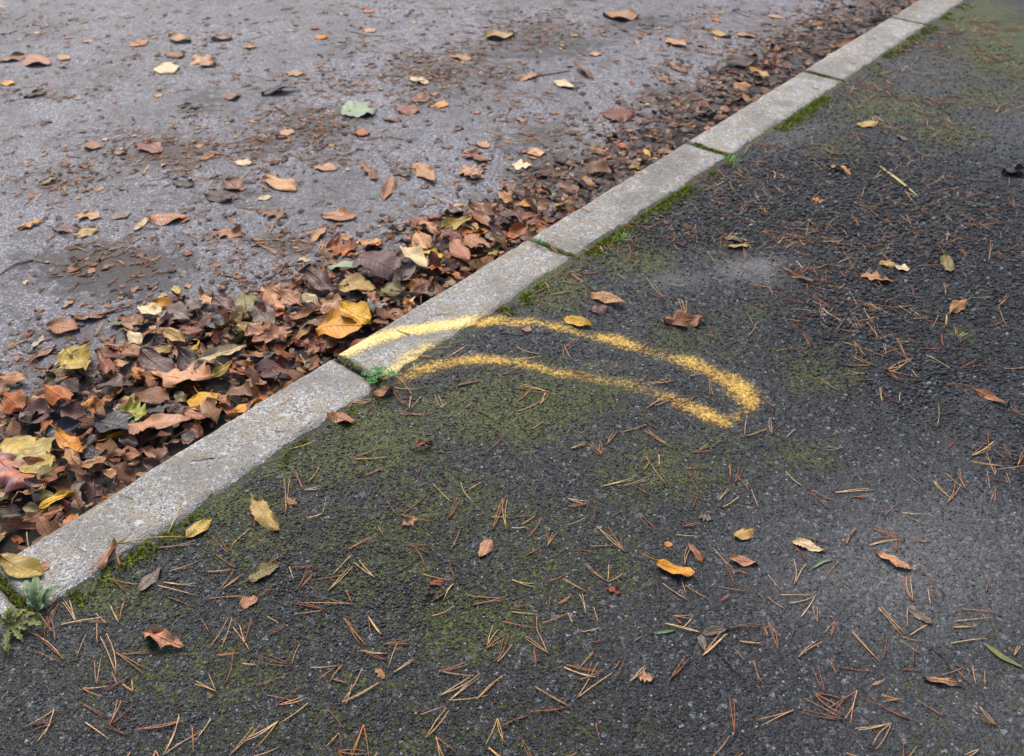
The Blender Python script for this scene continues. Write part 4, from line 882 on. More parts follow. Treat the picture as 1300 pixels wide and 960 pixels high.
LEAF_ROOTS = []
used_labels = {}
def leaf_object(V, F, uv, col, label, zone, stalk=None, kind='oval', curl=.2):
    """V in world space"""
    base = V.mean(0); base[2] = V[:, 2].min()
    r = random.Random(len(LEAF_ROOTS))
    ta, tb = tints(col, len(V), r)
    if stalk is not None:
        o = empty('leaf', base)
        mesh_obj('blade', V - base, F, M_LEAF, o, cols={'tint': ta, 'tint_two': tb}, uv=uv)
        sv, sf = tube(np.asarray(stalk) - base, .0011, 4, .7)
        k = np.array(srgb(COL[col][0])) * .8
        mesh_obj('stalk', np.array(sv), sf, M_TWIG, o, cols={'tint': np.tile([*k, 1], (len(sv), 1))})
    else:
        o = mesh_obj('leaf', V - base, F, M_LEAF, cols={'tint': ta, 'tint_two': tb}, uv=uv)
        o.location = base
    if not label:
        ext = (V.max(0) - V.min(0))[:2].max(); szw = 'large ' if ext > .07 else 'small ' if ext < .04 else ''
        label = '%s%s%s %s leaf %s' % (szw, 'curled ' if curl > .45 else '', COL[col][3], KINDW[kind], zone)
    grp = {'on ': 'leaves on the path and road', 'in ': 'leaves heaped against the kerb', 'sca': 'leaves scattered on the road'}[zone[:3]]
    tag(o, label, 'leaf', grp)
    LEAF_ROOTS.append(o)
    return o

def make_leaf(surf, x0, y0, x1, y1, wr, kind, curl, r, boost=1.0):
    a = hit(x0, y0, surf); b = hit(x1, y1, surf)
    ax, ay = st2xy(*a); bx, by = st2xy(*b)
    L = math.hypot(bx - ax, by - ay)
    yaw = math.atan2(by - ay, bx - ax)
    L = min(max(L, .012), .135)
    # seen foreshortened: a leaf drawn across the view keeps its width ratio, one drawn along it does not
    fore = abs(math.sin(yaw))
    sn = CAM_H / math.hypot(CAM_H, math.hypot((ax + bx) / 2, (ay + by) / 2))
    wr = wr * min((1 - fore) / sn + fore * sn, 1.6)
    wr = min(wr, 1.05)
    if surf == 'road' and (T_ROAD - (a[1] + b[1]) / 2) > heap_w((a[0] + b[0]) / 2): curl = curl * .33
    bend = curl * r.uniform(.7, 1.8) * r.choice((1, 1, -1))
    roll = curl * r.uniform(.5, 1.6) * r.choice((1, 1, -1))
    Lm = L * (1 + .12 * abs(bend))
    V, F, uv = leaf_shape(kind, Lm * boost, wr, bend, roll, .10 + .22 * curl, r)
    cx, cy = (ax + bx) / 2, (ay + by) / 2
    return V, F, uv, cx, cy, yaw, L

# --- place the traced leaves
for i, (surf, tile, x0, y0, x1, y1, wr, kind, col, curl, label, stalk) in enumerate(LEAVES):
    r = random.Random(100 + i)
    p0 = zt(tile, x0, y0); p1 = zt(tile, x1, y1)
    V, F, uv, cx, cy, yaw, L = make_leaf(surf, *p0, *p1, wr, kind, curl, r, 1.06)
    s, t = xy2st(cx, cy)
    inheap = surf == 'road' and (T_ROAD - t) < heap_w(s)
    tilt = .24 if inheap else .03 + .10 * curl
    V = V @ rot_mat(yaw, r.uniform(-tilt, tilt) * .6, r.uniform(-tilt, tilt)).T
    if inheap and r.random() < .6:          # lean towards the viewer, off the heap
        V = V @ rot_mat(0, 0, 0).T
    W = settle(V, cx, cy, .002 if inheap else 0)
    if inheap: W[:, 2] += .016 if label else .010
    if inheap:                               # never through the kerb
        sv, tv = xy2st(W[:, 0], W[:, 1])
        over = tv > T_ROAD - .004
        W[:, 2] = np.where(over, np.maximum(W[:, 2], .002 + .1 * (tv - T_ROAD + .004)), W[:, 2])
    st = None
    nv = 7
    if stalk is not None:
        e = hit(*zt(tile, *stalk), surf); ex, ey = st2xy(*e)
        ends = W[[nv // 2, len(W) - 1 - nv // 2]]
        b0 = ends[np.argmin(np.hypot(ends[:, 0] - ex, ends[:, 1] - ey))]
        ez = float(surface(*e)) + .002
        mid = (b0 + np.array([ex, ey, ez])) / 2 + np.array([0, 0, .006]); 
        ms, mt = xy2st(mid[0], mid[1]); mid[2] = max(mid[2], float(surface(ms, mt)) + .003)
        st = [b0, (b0 + mid) / 2 + np.array([.002, 0, .002]), mid, (mid + np.array([ex, ey, ez])) / 2, np.array([ex, ey, ez])]
    elif L > .045 and r.random() < .6:
        b0 = W[nv // 2]; b1 = W[nv + nv // 2]; dv = (b0 - b1); dv[2] *= .4; dv = dv / (np.linalg.norm(dv) + 1e-9)
        ln = r.uniform(.008, .022)
        st = [b0 - dv * .002, b0 + dv * ln * .5, b0 + dv * ln + np.array([0, 0, r.uniform(-.001, .003)])]
    leaf_object(W, F, uv, col, label, zone_words(s, t), st, kind, curl)

# --- the rest of the heap and the road litter, joined (past the 300 that show largest)
def stuff_mesh(name, parts, mat, smooth=True):
    VV, FF, TA, TB, UV = [], [], [], [], []; off = 0
    for V, F, uv, ta, tb in parts:
        VV.append(V); FF.append(np.asarray(F) + off); TA.append(ta); TB.append(tb); UV.append(uv); off += len(V)
    return mesh_obj(name, np.concatenate(VV), np.concatenate(FF), mat, cols={'tint': np.concatenate(TA), 'tint_two': np.concatenate(TB)}, uv=np.concatenate(UV), smooth=smooth)

lr = random.Random(77)
FARS = ['dark'] * 8 + ['brown'] * 6 + ['purple'] * 3 + ['grey'] * 4 + ['slate'] * 2 + ['red', 'tan', 'pink', 'salmon']
DARKS = ['dark'] * 4 + ['brown'] * 8 + ['purple'] * 2 + ['slate'] + ['grey'] * 2 + ['red'] * 5 + ['salmon'] * 4 + ['olive', 'tan', 'tan', 'tan', 'pink', 'pink', 'orange', 'orange', 'orange', 'ylor']
MIXED = ['brown'] * 6 + ['dark'] * 3 + ['purple'] * 3 + ['tan'] * 4 + ['salmon'] * 4 + ['pink'] * 4 + ['red'] * 3 + ['grey'] * 3 + ['orange', 'ytan', 'peach', 'olive', 'cream', 'ymot']
def random_leaf(s, t, L, col, tilt, curl, dz, lo=True, kinds=('oval', 'oval', 'birch', 'lobed', 'oak', 'scrap'), r=lr, sink=.004):
    kind = r.choice(kinds)
    V, F, uv = leaf_shape(kind, L, r.uniform(.4, .75), curl * r.uniform(-1.2, 1.8), curl * r.uniform(-1.2, 1.6), .12 + .2 * curl, r, lo)
    V = V @ rot_mat(r.uniform(0, 6.28), r.gauss(0, tilt), r.gauss(0, tilt)).T
    x, y = st2xy(s, t)
    W = settle(V, x, y, sink); W[:, 2] += dz
    sv, tv = xy2st(W[:, 0], W[:, 1])
    over = (tv > T_ROAD - .003) & (tv < T_PATH)
    if t < T_ROAD and over.any():           # slide back off the kerb
        k = (tv.max() - (T_ROAD - .003)); W[:, 0] -= k * TX; W[:, 1] -= k * TY
    return W, F, uv, kind

parts = []
under = 0
while under < 2500:                          # body of the heap
    s = lr.uniform(-.35, 4.6); w = float(heap_w(s)); dd = w * lr.random() ** 1.1 * 1.02
    dens = float(np.interp(s, [-.4, 1.6, 2.2, 4.6], [1, .95, .55, .5]))
    if lr.random() > dens: continue
    L = (.022 + .05 * lr.random() ** 1.4) * float(np.interp(s, [1.5, 2.2], [1, .8]))
    deep = s < 1.9
    col = lr.choice(DARKS if s < 1.6 + .5 * lr.random() else FARS)
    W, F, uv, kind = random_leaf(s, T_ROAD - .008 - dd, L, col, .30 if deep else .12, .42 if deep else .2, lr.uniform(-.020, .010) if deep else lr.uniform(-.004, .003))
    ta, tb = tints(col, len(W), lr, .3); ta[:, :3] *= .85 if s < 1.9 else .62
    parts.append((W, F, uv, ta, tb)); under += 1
n = 0
while n < 2600:                               # scraps and small leaves over the road
    s = lr.uniform(-.4, 5); d0 = lr.random()
    dd = lr.uniform(0, 3.2)
    w = float(heap_w(s))
    px, py, dep = to_px(*st2xy(s, T_ROAD - .02 - dd), ROAD_Z)
    if dep < .3: continue
    cl = float(blobs(np.array([float(px)]), np.array([float(py)]), RN)[0])
    if lr.random() > max(math.exp(-max(dd - w, 0) / .22) * .8, cl) * .9 + .07: continue
    L = .008 + .034 * lr.random() ** 2
    col = lr.choice(MIXED)
    W, F, uv, kind = random_leaf(s, T_ROAD - .02 - dd, L, col, .04, .18, 0, sink=.001, kinds=('scrap', 'scrap', 'oval', 'lobed'))
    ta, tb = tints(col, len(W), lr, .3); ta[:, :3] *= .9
    parts.append((W, F, uv, ta, tb)); n += 1
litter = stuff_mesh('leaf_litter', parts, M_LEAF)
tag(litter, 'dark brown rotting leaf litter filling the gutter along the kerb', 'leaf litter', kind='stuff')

# --- more leaves lying on top of the heap, each its own object
n = 0
tops = []
while len(LEAF_ROOTS) < 300:
    s = .15 + 3.3 * lr.random() ** 1.3; w = float(heap_w(s)); dd = w * lr.uniform(.0, .95)
    px, py, _ = to_px(*st2xy(s, T_ROAD - dd), ROAD_Z + .03)
    if not (0 < px < 1290 and 0 < py < 700): continue
    if any((s - a) ** 2 + (dd - b) ** 2 < .035 ** 2 for a, b in tops): continue
    tops.append((s, dd))
    col = lr.choice(MIXED); curl = lr.uniform(.2, .6)
    W, F, uv, kind = random_leaf(s, T_ROAD - .012 - dd, lr.uniform(.04, .075), col, .2, curl, .004, lo=False)
    leaf_object(W, F, uv, col, None, zone_words(s, T_ROAD - .012 - dd), None, kind, curl)

# bed of the heap: crumbled humus under the leaves
ss = np.arange(-.5, 5.0, .012); kk = np.linspace(0, 1.02, 34)
S, K = np.meshgrid(ss, kk, indexing='ij'); T = T_ROAD - .003 - K * heap_w(S)
X, Y = st2xy(S, T)
Z = heap_h(S, T) - .016 + .018 * (fbm(S * 30, T * 30, 3, 51) - .5) * np.clip(1.2 - K, 0, 1)
hb = mesh_obj('leaf_mould', np.stack([X, Y, Z], -1).reshape(-1, 3), grid_faces(len(ss), len(kk)), M_SOIL)
tag(hb, 'dark crumbled leaf mould beneath the leaves in the gutter', 'leaf mould', kind='stuff')

# ------------------------------------------------------------------ pine needles
NEEDLES = {
'A': '545,560,430,535;490,590,430,540;625,415,770,400;660,360,710,265;900,440,845,345;910,400,985,335;1000,340,990,270;670,505,775,470;620,565,770,600;640,550,770,555;660,610,765,645;850,440,925,500;865,575,920,500;870,575,955,520;820,610,960,605;815,505,915,500;465,710,435,645;470,700,490,630;300,715,245,630;300,720,275,630;240,720,400,690;420,715,375,675;300,850,340,760;240,850,130,740;245,855,110,745;235,870,130,825;175,680,235,610;455,915,395,770;455,830,575,925;465,838,620,825;380,955,395,860;460,955,440,910;820,745,785,690;820,810,895,690;870,810,912,690;980,820,940,715;960,800,985,700;880,955,915,840;850,840,940,830;950,870,1006,880;470,490,460,430;465,405,530,355;340,440,270,405',
'F': '115,285,110,150;150,275,110,220;185,190,150,130;205,160,245,110;190,190,255,185;260,290,275,220;385,70,525,65;385,65,520,20;430,135,500,105;390,135,430,100;565,295,670,215;570,290,690,320;550,290,515,240;770,240,695,175;755,305,790,225;765,300,803,230;845,235,805,165;840,190,885,165;930,350,970,230;985,350,970,230;925,300,1000,305;350,430,445,378;355,428,505,355;500,365,480,335;680,445,600,405;690,405,605,405;765,430,800,350;285,585,380,490;240,540,380,515;300,525,370,450;465,535,385,475;175,575,235,515;170,570,200,505;140,495,240,490;130,490,150,550;385,645,190,600;380,635,190,630;375,630,350,585;265,660,150,635;265,660,150,680;410,800,345,695;430,795,350,695;450,755,440,685;490,755,440,685;50,760,120,715;45,685,90,710;135,875,5,840;135,880,0,865;140,870,170,790;0,955,135,910;240,935,320,875;290,940,340,870;215,885,320,880;300,930,365,955;520,885,555,790;515,855,410,815;515,830,410,815;500,795,600,795;500,795,580,765;540,905,620,858;720,900,855,925;720,905,840,860;905,810,975,760;910,800,930,730;950,865,975,760;950,865,1006,800;655,520,775,550;780,545,757,475;735,625,800,580;775,560,740,620;655,630,745,585;690,680,780,648;830,605,985,615;855,640,980,615;60,575,0,610;20,490,120,435',
'G': '235,30,290,10;355,55,305,15;350,55,347,5;615,180,525,60;615,175,575,50;360,175,480,150;440,175,540,150;540,215,470,170;520,110,540,80;680,105,775,100;715,40,790,40;740,215,690,120;765,160,680,115;860,140,855,95;875,165,910,105;940,200,880,130;970,260,940,190;815,228,850,180;830,255,890,220;710,260,725,220;700,210,760,225;220,225,300,240;220,255,300,245;285,285,305,230;320,320,325,230;220,330,300,295;20,300,90,298;40,330,90,295;100,400,60,340;70,375,115,310;0,345,60,345;140,415,135,360;140,415,172,365;50,450,115,425;445,435,340,340;440,430,378,335;440,430,425,380;310,415,400,410;225,430,330,435;550,355,495,290;570,352,510,290;670,335,735,315;645,370,740,378;680,485,690,415;880,570,830,470;865,500,790,420;935,525,850,505;920,590,810,570;820,630,855,608;1000,630,965,595;690,625,590,560;685,600,665,530;770,620,680,570;375,550,285,490;378,545,380,490;380,550,435,520;290,590,200,545;205,525,135,550;0,545,90,575;10,650,75,645;0,670,105,680;145,655,150,610;180,640,235,605;290,680,265,600;340,710,320,655;240,720,220,680;120,715,220,680;275,750,345,735;145,835,50,770;140,835,98,740;98,690,100,750;95,880,90,810;310,790,365,790;205,890,330,930;215,880,360,910;265,890,320,830;265,940,360,905;300,930,315,870;405,895,425,865;410,935,445,850;465,945,520,890;620,940,680,850;625,935,700,860;635,690,710,690;675,735,710,690;670,725,630,690;740,755,600,720;750,845,845,765;755,835,820,755;850,735,975,728;915,865,875,818;895,790,990,795;970,955,945,870;985,955,950,870;1006,770,985,715;480,790,515,765',
'H': '135,175,70,120;240,265,165,195;260,235,175,195;265,200,420,190;335,215,405,215;705,240,760,170;785,190,745,120;780,185,700,130;805,55,890,20;805,50,860,0;960,75,925,15;1006,95,900,110;460,290,510,240;615,320,530,280;300,400,355,340;310,400,345,340;400,405,530,385;405,378,530,380;415,340,530,385;505,430,480,335;635,390,560,378;125,370,260,400;105,560,100,470;110,555,150,480;110,420,150,470;45,580,0,530;330,580,265,520;695,600,595,490;565,625,525,530;570,625,558,535;640,640,630,580;660,640,635,580;50,605,190,600;85,635,190,605;130,690,190,600;195,710,175,650;65,660,0,615;40,825,0,720;45,770,0,710;225,750,262,708;250,765,262,708;120,850,215,790;445,870,330,740;455,850,470,765;275,920,235,850;290,885,415,900;525,760,435,650;540,755,445,655;605,785,520,765;600,835,520,785;560,760,615,725;550,730,545,660;770,655,910,670;735,705,880,690;730,730,820,725;720,795,860,775;530,895,600,897;750,900,800,955;820,955,800,880;855,955,852,905;970,840,995,800;410,955,455,940;860,585,870,550',
'K': '130,240,150,280;150,290,230,280;90,285,150,260;235,210,290,250;275,210,345,200;95,310,160,340;595,305,530,230;595,300,560,250;540,285,600,305;680,385,655,310;690,380,665,315;205,500,200,550;205,495,255,460;235,545,205,490;30,545,120,535;0,580,45,575;20,500,100,525;330,615,215,590;330,610,230,605;500,630,530,610;630,630,540,640;610,620,530,645;530,735,600,690;690,685,540,720;640,695,560,730;720,690,625,735;715,695,640,740;780,690,775,630;795,695,778,630;700,610,790,600;35,705,70,660;150,680,35,660;110,730,130,685;25,750,110,715;80,820,125,790;375,875,400,825;230,895,290,875;360,920,305,880;355,915,348,870;430,830,530,800;615,885,520,820;610,880,530,830;580,820,515,785;710,905,790,905;735,900,770,880;915,850,925,770;920,850,1006,820;535,950,530,920;580,960,575,915;70,880,40,850',
'L': '0,70,170,60;30,45,170,75;60,105,130,75;275,165,330,140;330,165,290,110;570,295,540,260;575,300,560,250;350,330,320,275;335,270,275,250;170,330,20,270;250,345,170,300;240,340,175,320;300,400,230,360;370,430,320,350;375,400,340,370;400,460,420,360;430,470,410,370;435,460,385,400;360,430,290,430;490,370,390,330;560,380,470,345;600,375,560,345;190,390,110,380;180,490,80,395;30,510,105,495;170,495,140,450;420,570,330,530;410,565,335,535;465,535,380,505;450,525,530,500;550,545,520,465;540,540,505,465;475,580,570,540;490,590,550,545;520,625,475,590;590,615,565,585;595,500,690,500;690,490,680,440;760,480,745,420;380,600,330,598;275,665,205,620;450,710,440,655;500,715,450,665;520,710,523,670;805,690,720,630;665,810,670,720;755,575,820,545;770,575,860,550;830,565,900,565;930,575,1006,572;870,415,935,385;940,410,905,330;910,330,950,290;870,880,865,820;805,920,890,870;810,920,880,895;945,940,885,900;950,930,930,880;1006,765,955,730;710,890,745,850;785,220,765,185;790,140,755,105;870,150,885,90;830,75,875,55;925,35,830,0;700,290,690,240;75,850,110,820;15,840,50,800;15,840,5,780',
'V': '500,430,505,520;430,470,520,420;460,560,430,480;500,590,420,500;440,490,525,498;530,500,612,480;520,605,530,540;530,600,580,540;300,520,310,440;340,495,300,420;190,570,345,543;185,600,205,572;1020,415,1145,368;1030,410,1130,395;700,250,700,250;990,60,1035,20;1080,90,1040,55;670,390,790,375;945,390,1000,372;1120,555,1190,495;1290,515,1130,483;1235,585,1265,520;690,600,720,575;820,600,870,570;560,415,620,378;550,400,545,360',
'R': '1150,560,1250,680;1180,640,1030,600;1140,650,1060,590;1220,660,1150,560',
}
nd = random.Random(31)
NCOL = ['b08456', 'bf9664', 'a56c42', '985c3a', 'cba97a', '7a4630', 'b07e50', '84503a', 'bf9468']
ncols = [np.array(srgb(c)) for c in NCOL]
NWORD = ['tan', 'tan', 'orange-brown', 'orange-brown', 'straw', 'dark rust', 'orange-brown', 'dark rust', 'straw']

def needle_pts(ax, ay, bx, by, bow, lift0, lift1, n=5):
    P = []
    dx, dy = bx - ax, by - ay
    for i in range(n):
        k = i / (n - 1); b = bow * math.sin(math.pi * k)
        x = ax + dx * k - dy * b; y = ay + dy * k + dx * b
        P.append([x, y, k])
    P = np.array(P)
    s, t = xy2st(P[:, 0], P[:, 1]); z = surface(s, t)
    z = np.maximum(z, z.max() - .003 + 0 * z) if z.max() - z.min() < .02 else z
    P[:, 2] = z + .0012 + lift0 * (1 - P[:, 2]) + lift1 * P[:, 2] ** 2
    return P

def needle_pair(ax, ay, bx, by, r, single=False, rad=.00082):
    V, F = [], []
    P = needle_pts(ax, ay, bx, by, r.gauss(0, .03), r.uniform(0, .002), r.uniform(0, .005))
    v, f = tube(P, rad, 3, .55); V += v; F += f
    if not single:
        an = r.choice((1, -1)) * abs(r.gauss(.07, .08)); L = r.uniform(.86, 1.04)
        dx, dy = bx - ax, by - ay
        cx = ax + L * (dx * math.cos(an) - dy * math.sin(an)); cy = ay + L * (dx * math.sin(an) + dy * math.cos(an))
        P = needle_pts(ax, ay, cx, cy, r.gauss(0, .035), r.uniform(0, .002), r.uniform(.0, .006))
        v, f = tube(P, rad, 3, .55); n0 = len(V); V += v; F += [[q + n0 for q in g] for g in f]
    return np.array(V), F

pairs = []
for tile, txt in NEEDLES.items():
    for q in txt.split(';'):
        x0, y0, x1, y1 = map(float, q.split(','))
        if abs(x0 - x1) + abs(y0 - y1) < 5: continue
        a = st2xy(*hit(*zt(tile, x0, y0), 'path')); b = st2xy(*hit(*zt(tile, x1, y1), 'path'))
        L = math.hypot(a[0] - b[0], a[1] - b[1])
        if L > .085: b = (a[0] + (b[0] - a[0]) * .085 / L, a[1] + (b[1] - a[1]) * .085 / L); L = .085
        px, py, dep = to_px(a[0], a[1], 0.)
        pairs.append((L / float(dep), a, b))
for _ in range(70):                      # the strip of path between the camera and the traced needles
    px, py = nd.uniform(-20, 1320), nd.uniform(872, 985)
    a = st2xy(*hit(px, py, 'path')); an = nd.uniform(0, 6.28); L = nd.uniform(.018, .062)
    b = (a[0] + L * math.cos(an), a[1] + L * math.sin(an)); pairs.append((L / float(to_px(a[0], a[1], 0.)[2]), a, b))
    if nd.random() < .5:
        an += nd.uniform(.3, .9); b = (a[0] + L * math.cos(an), a[1] + L * math.sin(an)); pairs.append((L / float(to_px(a[0], a[1], 0.)[2]), a, b))
pairs.sort(key=lambda q: -q[0])
needle_parts = []
for i, (_, a, b) in enumerate(pairs):
    single = nd.random() < .45
    V, F = needle_pair(*a, *b, nd, single)
    k = nd.randrange(len(ncols)); c = ncols[k] * nd.uniform(.8, 1.2)
    if i < 300:
        base = np.array([a[0], a[1], V[:, 2].min()])
        o = mesh_obj('pine_needle', V - base, F, M_NEEDLE, cols={'tint': np.tile([*c, 1], (len(V), 1))})
        o.location = base
        L0 = math.hypot(a[0] - b[0], a[1] - b[1])
        zw = zone_words(*xy2st(*a)).replace('mossy ', 'mossy ')
        tag(o, '%s %s pine needle%s lying %s' % (('short', 'medium', 'long')[int(L0 > .045) + int(L0 > .06)], NWORD[k], '' if single else ' pair', zw), 'pine needle', 'fallen pine needles')
    else:
        needle_parts.append((V, F, c))

def add_litter(n, accept, gen, lo, hi):
    m = 0
    while m < n:
        s, t = gen()
        if not accept(s, t): continue
        x, y = st2xy(s, t); an = nd.uniform(0, 6.28); L = nd.uniform(lo, hi)
        V, F = needle_pair(x, y, x + L * math.cos(an), y + L * math.sin(an), nd, nd.random() < .55, .0008 if t > T_ROAD else .0013)
        needle_parts.append((V, F, ncols[nd.randrange(len(ncols))] * nd.uniform(.55, 1.15))); m += 1

def acc_map(lst, floor):
    def f(s, t):
        px, py, dep = to_px(*st2xy(s, t), 0. if t > T_ROAD else ROAD_Z)
        if dep < .3: return False
        d = float(blobs(np.array([float(px)]), np.array([float(py)]), lst)[0])
        return nd.random() < max(d, floor)
    return f
PN = [(830, 290, 90, 22, 1), (720, 325, 40, 20, .9), (760, 310, 40, 20, .9), (930, 210, 50, 25, .9), (960, 240, 60, 25, .6), (1100, 110, 50, 20, .8), (1010, 300, 110, 25, .8), (1090, 400, 80, 40, .7), (1060, 350, 70, 25, .7),
      (1120, 440, 50, 30, .6), (1170, 280, 120, 60, .5), (1190, 90, 60, 20, .5), (1250, 80, 50, 20, .5), (1200, 130, 80, 14, .6), (1050, 200, 90, 40, .4), (960, 180, 30, 15, .6), (1290, 590, 30, 20, .7), (1240, 40, 70, 20, .6), (1180, 60, 60, 14, .6), (1280, 130, 40, 20, .5), (1150, 160, 70, 14, .5), (60, 800, 40, 20, .5), (490, 500, 40, 20, .4)]
add_litter(1250, acc_map(PN, .012), lambda: (nd.uniform(-.2, 4.8), nd.uniform(T_PATH + .004, .2)), .025, .06)
add_litter(2300, acc_map(RN, .05), lambda: (nd.uniform(-.2, 4.9), nd.uniform(-4.4, T_ROAD - .12)), .02, .055)
add_litter(130, lambda s, t: True, lambda: (nd.uniform(-.2, 4), T_ROAD - nd.random() * .3), .025, .06)
add_litter(26, lambda s, t: True, lambda: (nd.uniform(.2, 4), nd.uniform(T_ROAD + .03, T_PATH)), .02, .05)
VV, FF, CC = [], [], []; off = 0
for V, F, c in needle_parts:
    VV.append(V); FF += [[q + off for q in g] for g in F]; CC.append(np.tile([*c, 1], (len(V), 1))); off += len(V)
o = mesh_obj('pine_needle_litter', np.concatenate(VV), FF, M_NEEDLE, cols={'tint': np.concatenate(CC)})
tag(o, 'thin scattered litter of dry pine needles over road and path', 'pine litter', kind='stuff')

# ------------------------------------------------------------------ twigs, grass blades
def twig(name, label, cat, pts, rad, colr, surf='path', mat=M_TWIG, sides=6):
    P = []
    for q in pts:
        s, t = hit(*q, surf); x, y = st2xy(s, t); P.append([x, y, float(surface(s, t)) + rad * .9])
    P = np.array(P); Q = []
    for i in range(len(P) - 1):
        for k in range(4):
            Q.append(P[i] + (P[i + 1] - P[i]) * k / 4 + np.array([0, 0, .0006 * nd.uniform(-1, 2)]))
    Q.append(P[-1]); Q = np.array(Q); base = Q[0].copy()
    V, F = tube(Q - base, rad, sides, .55)
    o = mesh_obj(name, np.array(V), F, mat, cols={'tint': np.tile([*srgb(colr), 1], (len(V), 1))}); o.location = base
    return tag(o, label, cat)
twig('twig', 'thin dark twig beside a tan leaf on the far road', 'twig', [zt('I', 95, 302), zt('I', 160, 292), zt('I', 228, 280)], .0022, '6e4a3c', 'road')
twig('twig', 'short brown bark sliver on the mossy path below the paint', 'twig', [zt('V', 785, 478), zt('V', 850, 462), zt('V', 908, 450)], .0022, '8a6450')
twig('twig', 'long thin black stalk on the pale grey path by grey leaves', 'twig', [zt('G', 800, 825), zt('G', 850, 880), zt('G', 900, 925)], .0010, '2b241f')
twig('twig', 'dark curved stalk beside needles on the pale grey path', 'twig', [zt('H', 640, 810), zt('H', 690, 845), zt('H', 745, 930)], .0010, '3b2c26')
twig('twig', 'brown stick poking out of the heap beyond the mottled yellow leaf', 'twig', [zt('B', 290, 398), zt('B', 400, 372), zt('B', 520, 342)], .0040, '8a6455', 'road')
twig('twig', 'bent dark twig in the crushed litter on the road', 'twig', [zt('B', 130, 160), zt('B', 60, 175), zt('B', 0, 215)], .0018, '4a3830', 'road')
twig('twig', 'thin brown stem lying on the road near orange leaves', 'twig', [zt('D', 370, 125), zt('D', 440, 142), zt('D', 515, 145)], .0018, '7d5643', 'road')

def blade(label, pts, wid, colr):
    P = []
    for q in pts:
        s, t = hit(*q, 'path'); x, y = st2xy(s, t); P.append([x, y, float(surface(s, t)) + .0015])
    P = np.array(P); n = 9
    k = np.linspace(0, len(P) - 1, n); Q = np.stack([np.interp(k, np.arange(len(P)), P[:, j]) for j in range(3)], -1)
    d = np.gradient(Q, axis=0); d /= np.linalg.norm(d, axis=1)[:, None]
    side = np.stack([-d[:, 1], d[:, 0], 0 * d[:, 0]], -1); w = wid * np.sin(np.pi * np.linspace(.12, .97, n))[:, None]
    V = np.stack([Q + side * w + [0, 0, .0018], Q, Q - side * w + [0, 0, .0015]], 1).reshape(-1, 3)
    base = V[0].copy()
    o = mesh_obj('fallen_grass', V - base, grid_faces(n, 3), M_GREEN, cols={'tint': np.tile([*srgb(colr), 1], (len(V), 1))}); o.location = base
    tag(o, label, 'grass blade')
blade('short bright green grass blade on the open path', [zt('G', 548, 757), zt('G', 600, 753), zt('G', 655, 743)], .0022, '5c7a48')
blade('curved pale green grass blade beside the cream leaf on the path', [zt('H', 170, 500), zt('H', 215, 474), zt('H', 272, 458)], .0022, '7a8c66')
blade('wide olive green blade lying at the pale right part of the path', [zt('H', 852, 795), zt('H', 920, 845), zt('H', 1006, 890)], .0045, '6c6b3c')
blade('long straw coloured blade on the coarse far path', [zt('J', 440, 650), zt('J', 510, 705), zt('J', 590, 770)], .0042, 'a89a5a')

# ------------------------------------------------------------------ weeds in the joints
def plant(name, label, basepx, tips, wid, colr, arch, kind='birch', surf='path', stems=True):
    s, t = hit(*basepx, surf); bx, by = st2xy(s, t); bz = float(surface(s, t)) - .002
    root = empty(name, (bx, by, bz)); tag(root, label, 'weed')
    r = random.Random(len(label))
    for (tx, ty, lift) in tips:
        s, t = hit(tx, ty, surf); x, y = st2xy(s, t)
        L = max(math.hypot(x - bx, y - by), .008)
        u = np.linspace(0, 1, 12); yaw = math.atan2(y - by, x - bx)
        px_ = u * L; pz = .004 + lift * np.sin(u * math.pi * .75) + arch * u * (1 - u)
        w = outline(kind, np.clip((u - .25) / .75, 0, 1), r) * np.where(u > .25, 1, 0) * wid + .0012
        V = []
        for i in range(12):
            for v in (-1, -.5, 0, .5, 1):
                jag = (1 + .45 * (1 if i % 2 else -1) * (abs(v) > .9)) if wid < .0055 else 1
                V.append([px_[i] - (.002 if i % 2 else 0) * (abs(v) > .9), v * w[i] * jag, pz[i] + abs(v) * w[i] * .35 + .0012 * math.sin(i * 1.7 + v * 2)])
        V = np.array(V) @ rot_mat(yaw, 0, r.uniform(-.2, .2)).T
        c = np.array(srgb(colr)) * r.uniform(.7, 1.25)
        uvb = np.stack([np.repeat(u, 5), np.tile([-.2, -.1, 0, .1, .2], 12)], -1)
        mesh_obj('leaf_blade', V, grid_faces(12, 5), M_LEAF, root, cols={'tint': np.tile([*c, .7], (len(V), 1)), 'tint_two': np.tile([*(c * .55), 1], (len(V), 1))}, uv=uvb)
    return root
A_ = lambda x, y, l: (*zt('A', x, y), l)
plant('rosette_weed', 'green rosette weed with toothed leaves on the path by the kerb joint', zt('A', 45, 725),
      [A_(112, 672, .012), A_(185, 735, .008), A_(125, 745, .006), A_(45, 858, .012), A_(15, 840, .008), A_(-40, 690, .01), A_(62, 665, .014), A_(20, 690, .012), A_(-30, 760, .008), A_(95, 790, .004), A_(160, 690, .01)], .0042, '77803f', .010)
plant('joint_weed', 'pale green leafy weed growing out of the kerb joint', zt('A', 152, 665),
      [A_(112, 560, .015), A_(230, 578, .012), A_(182, 600, .014), A_(135, 545, .012), A_(150, 580, .02), A_(120, 620, .01), A_(178, 650, .008)], .0062, '728c62', .012)
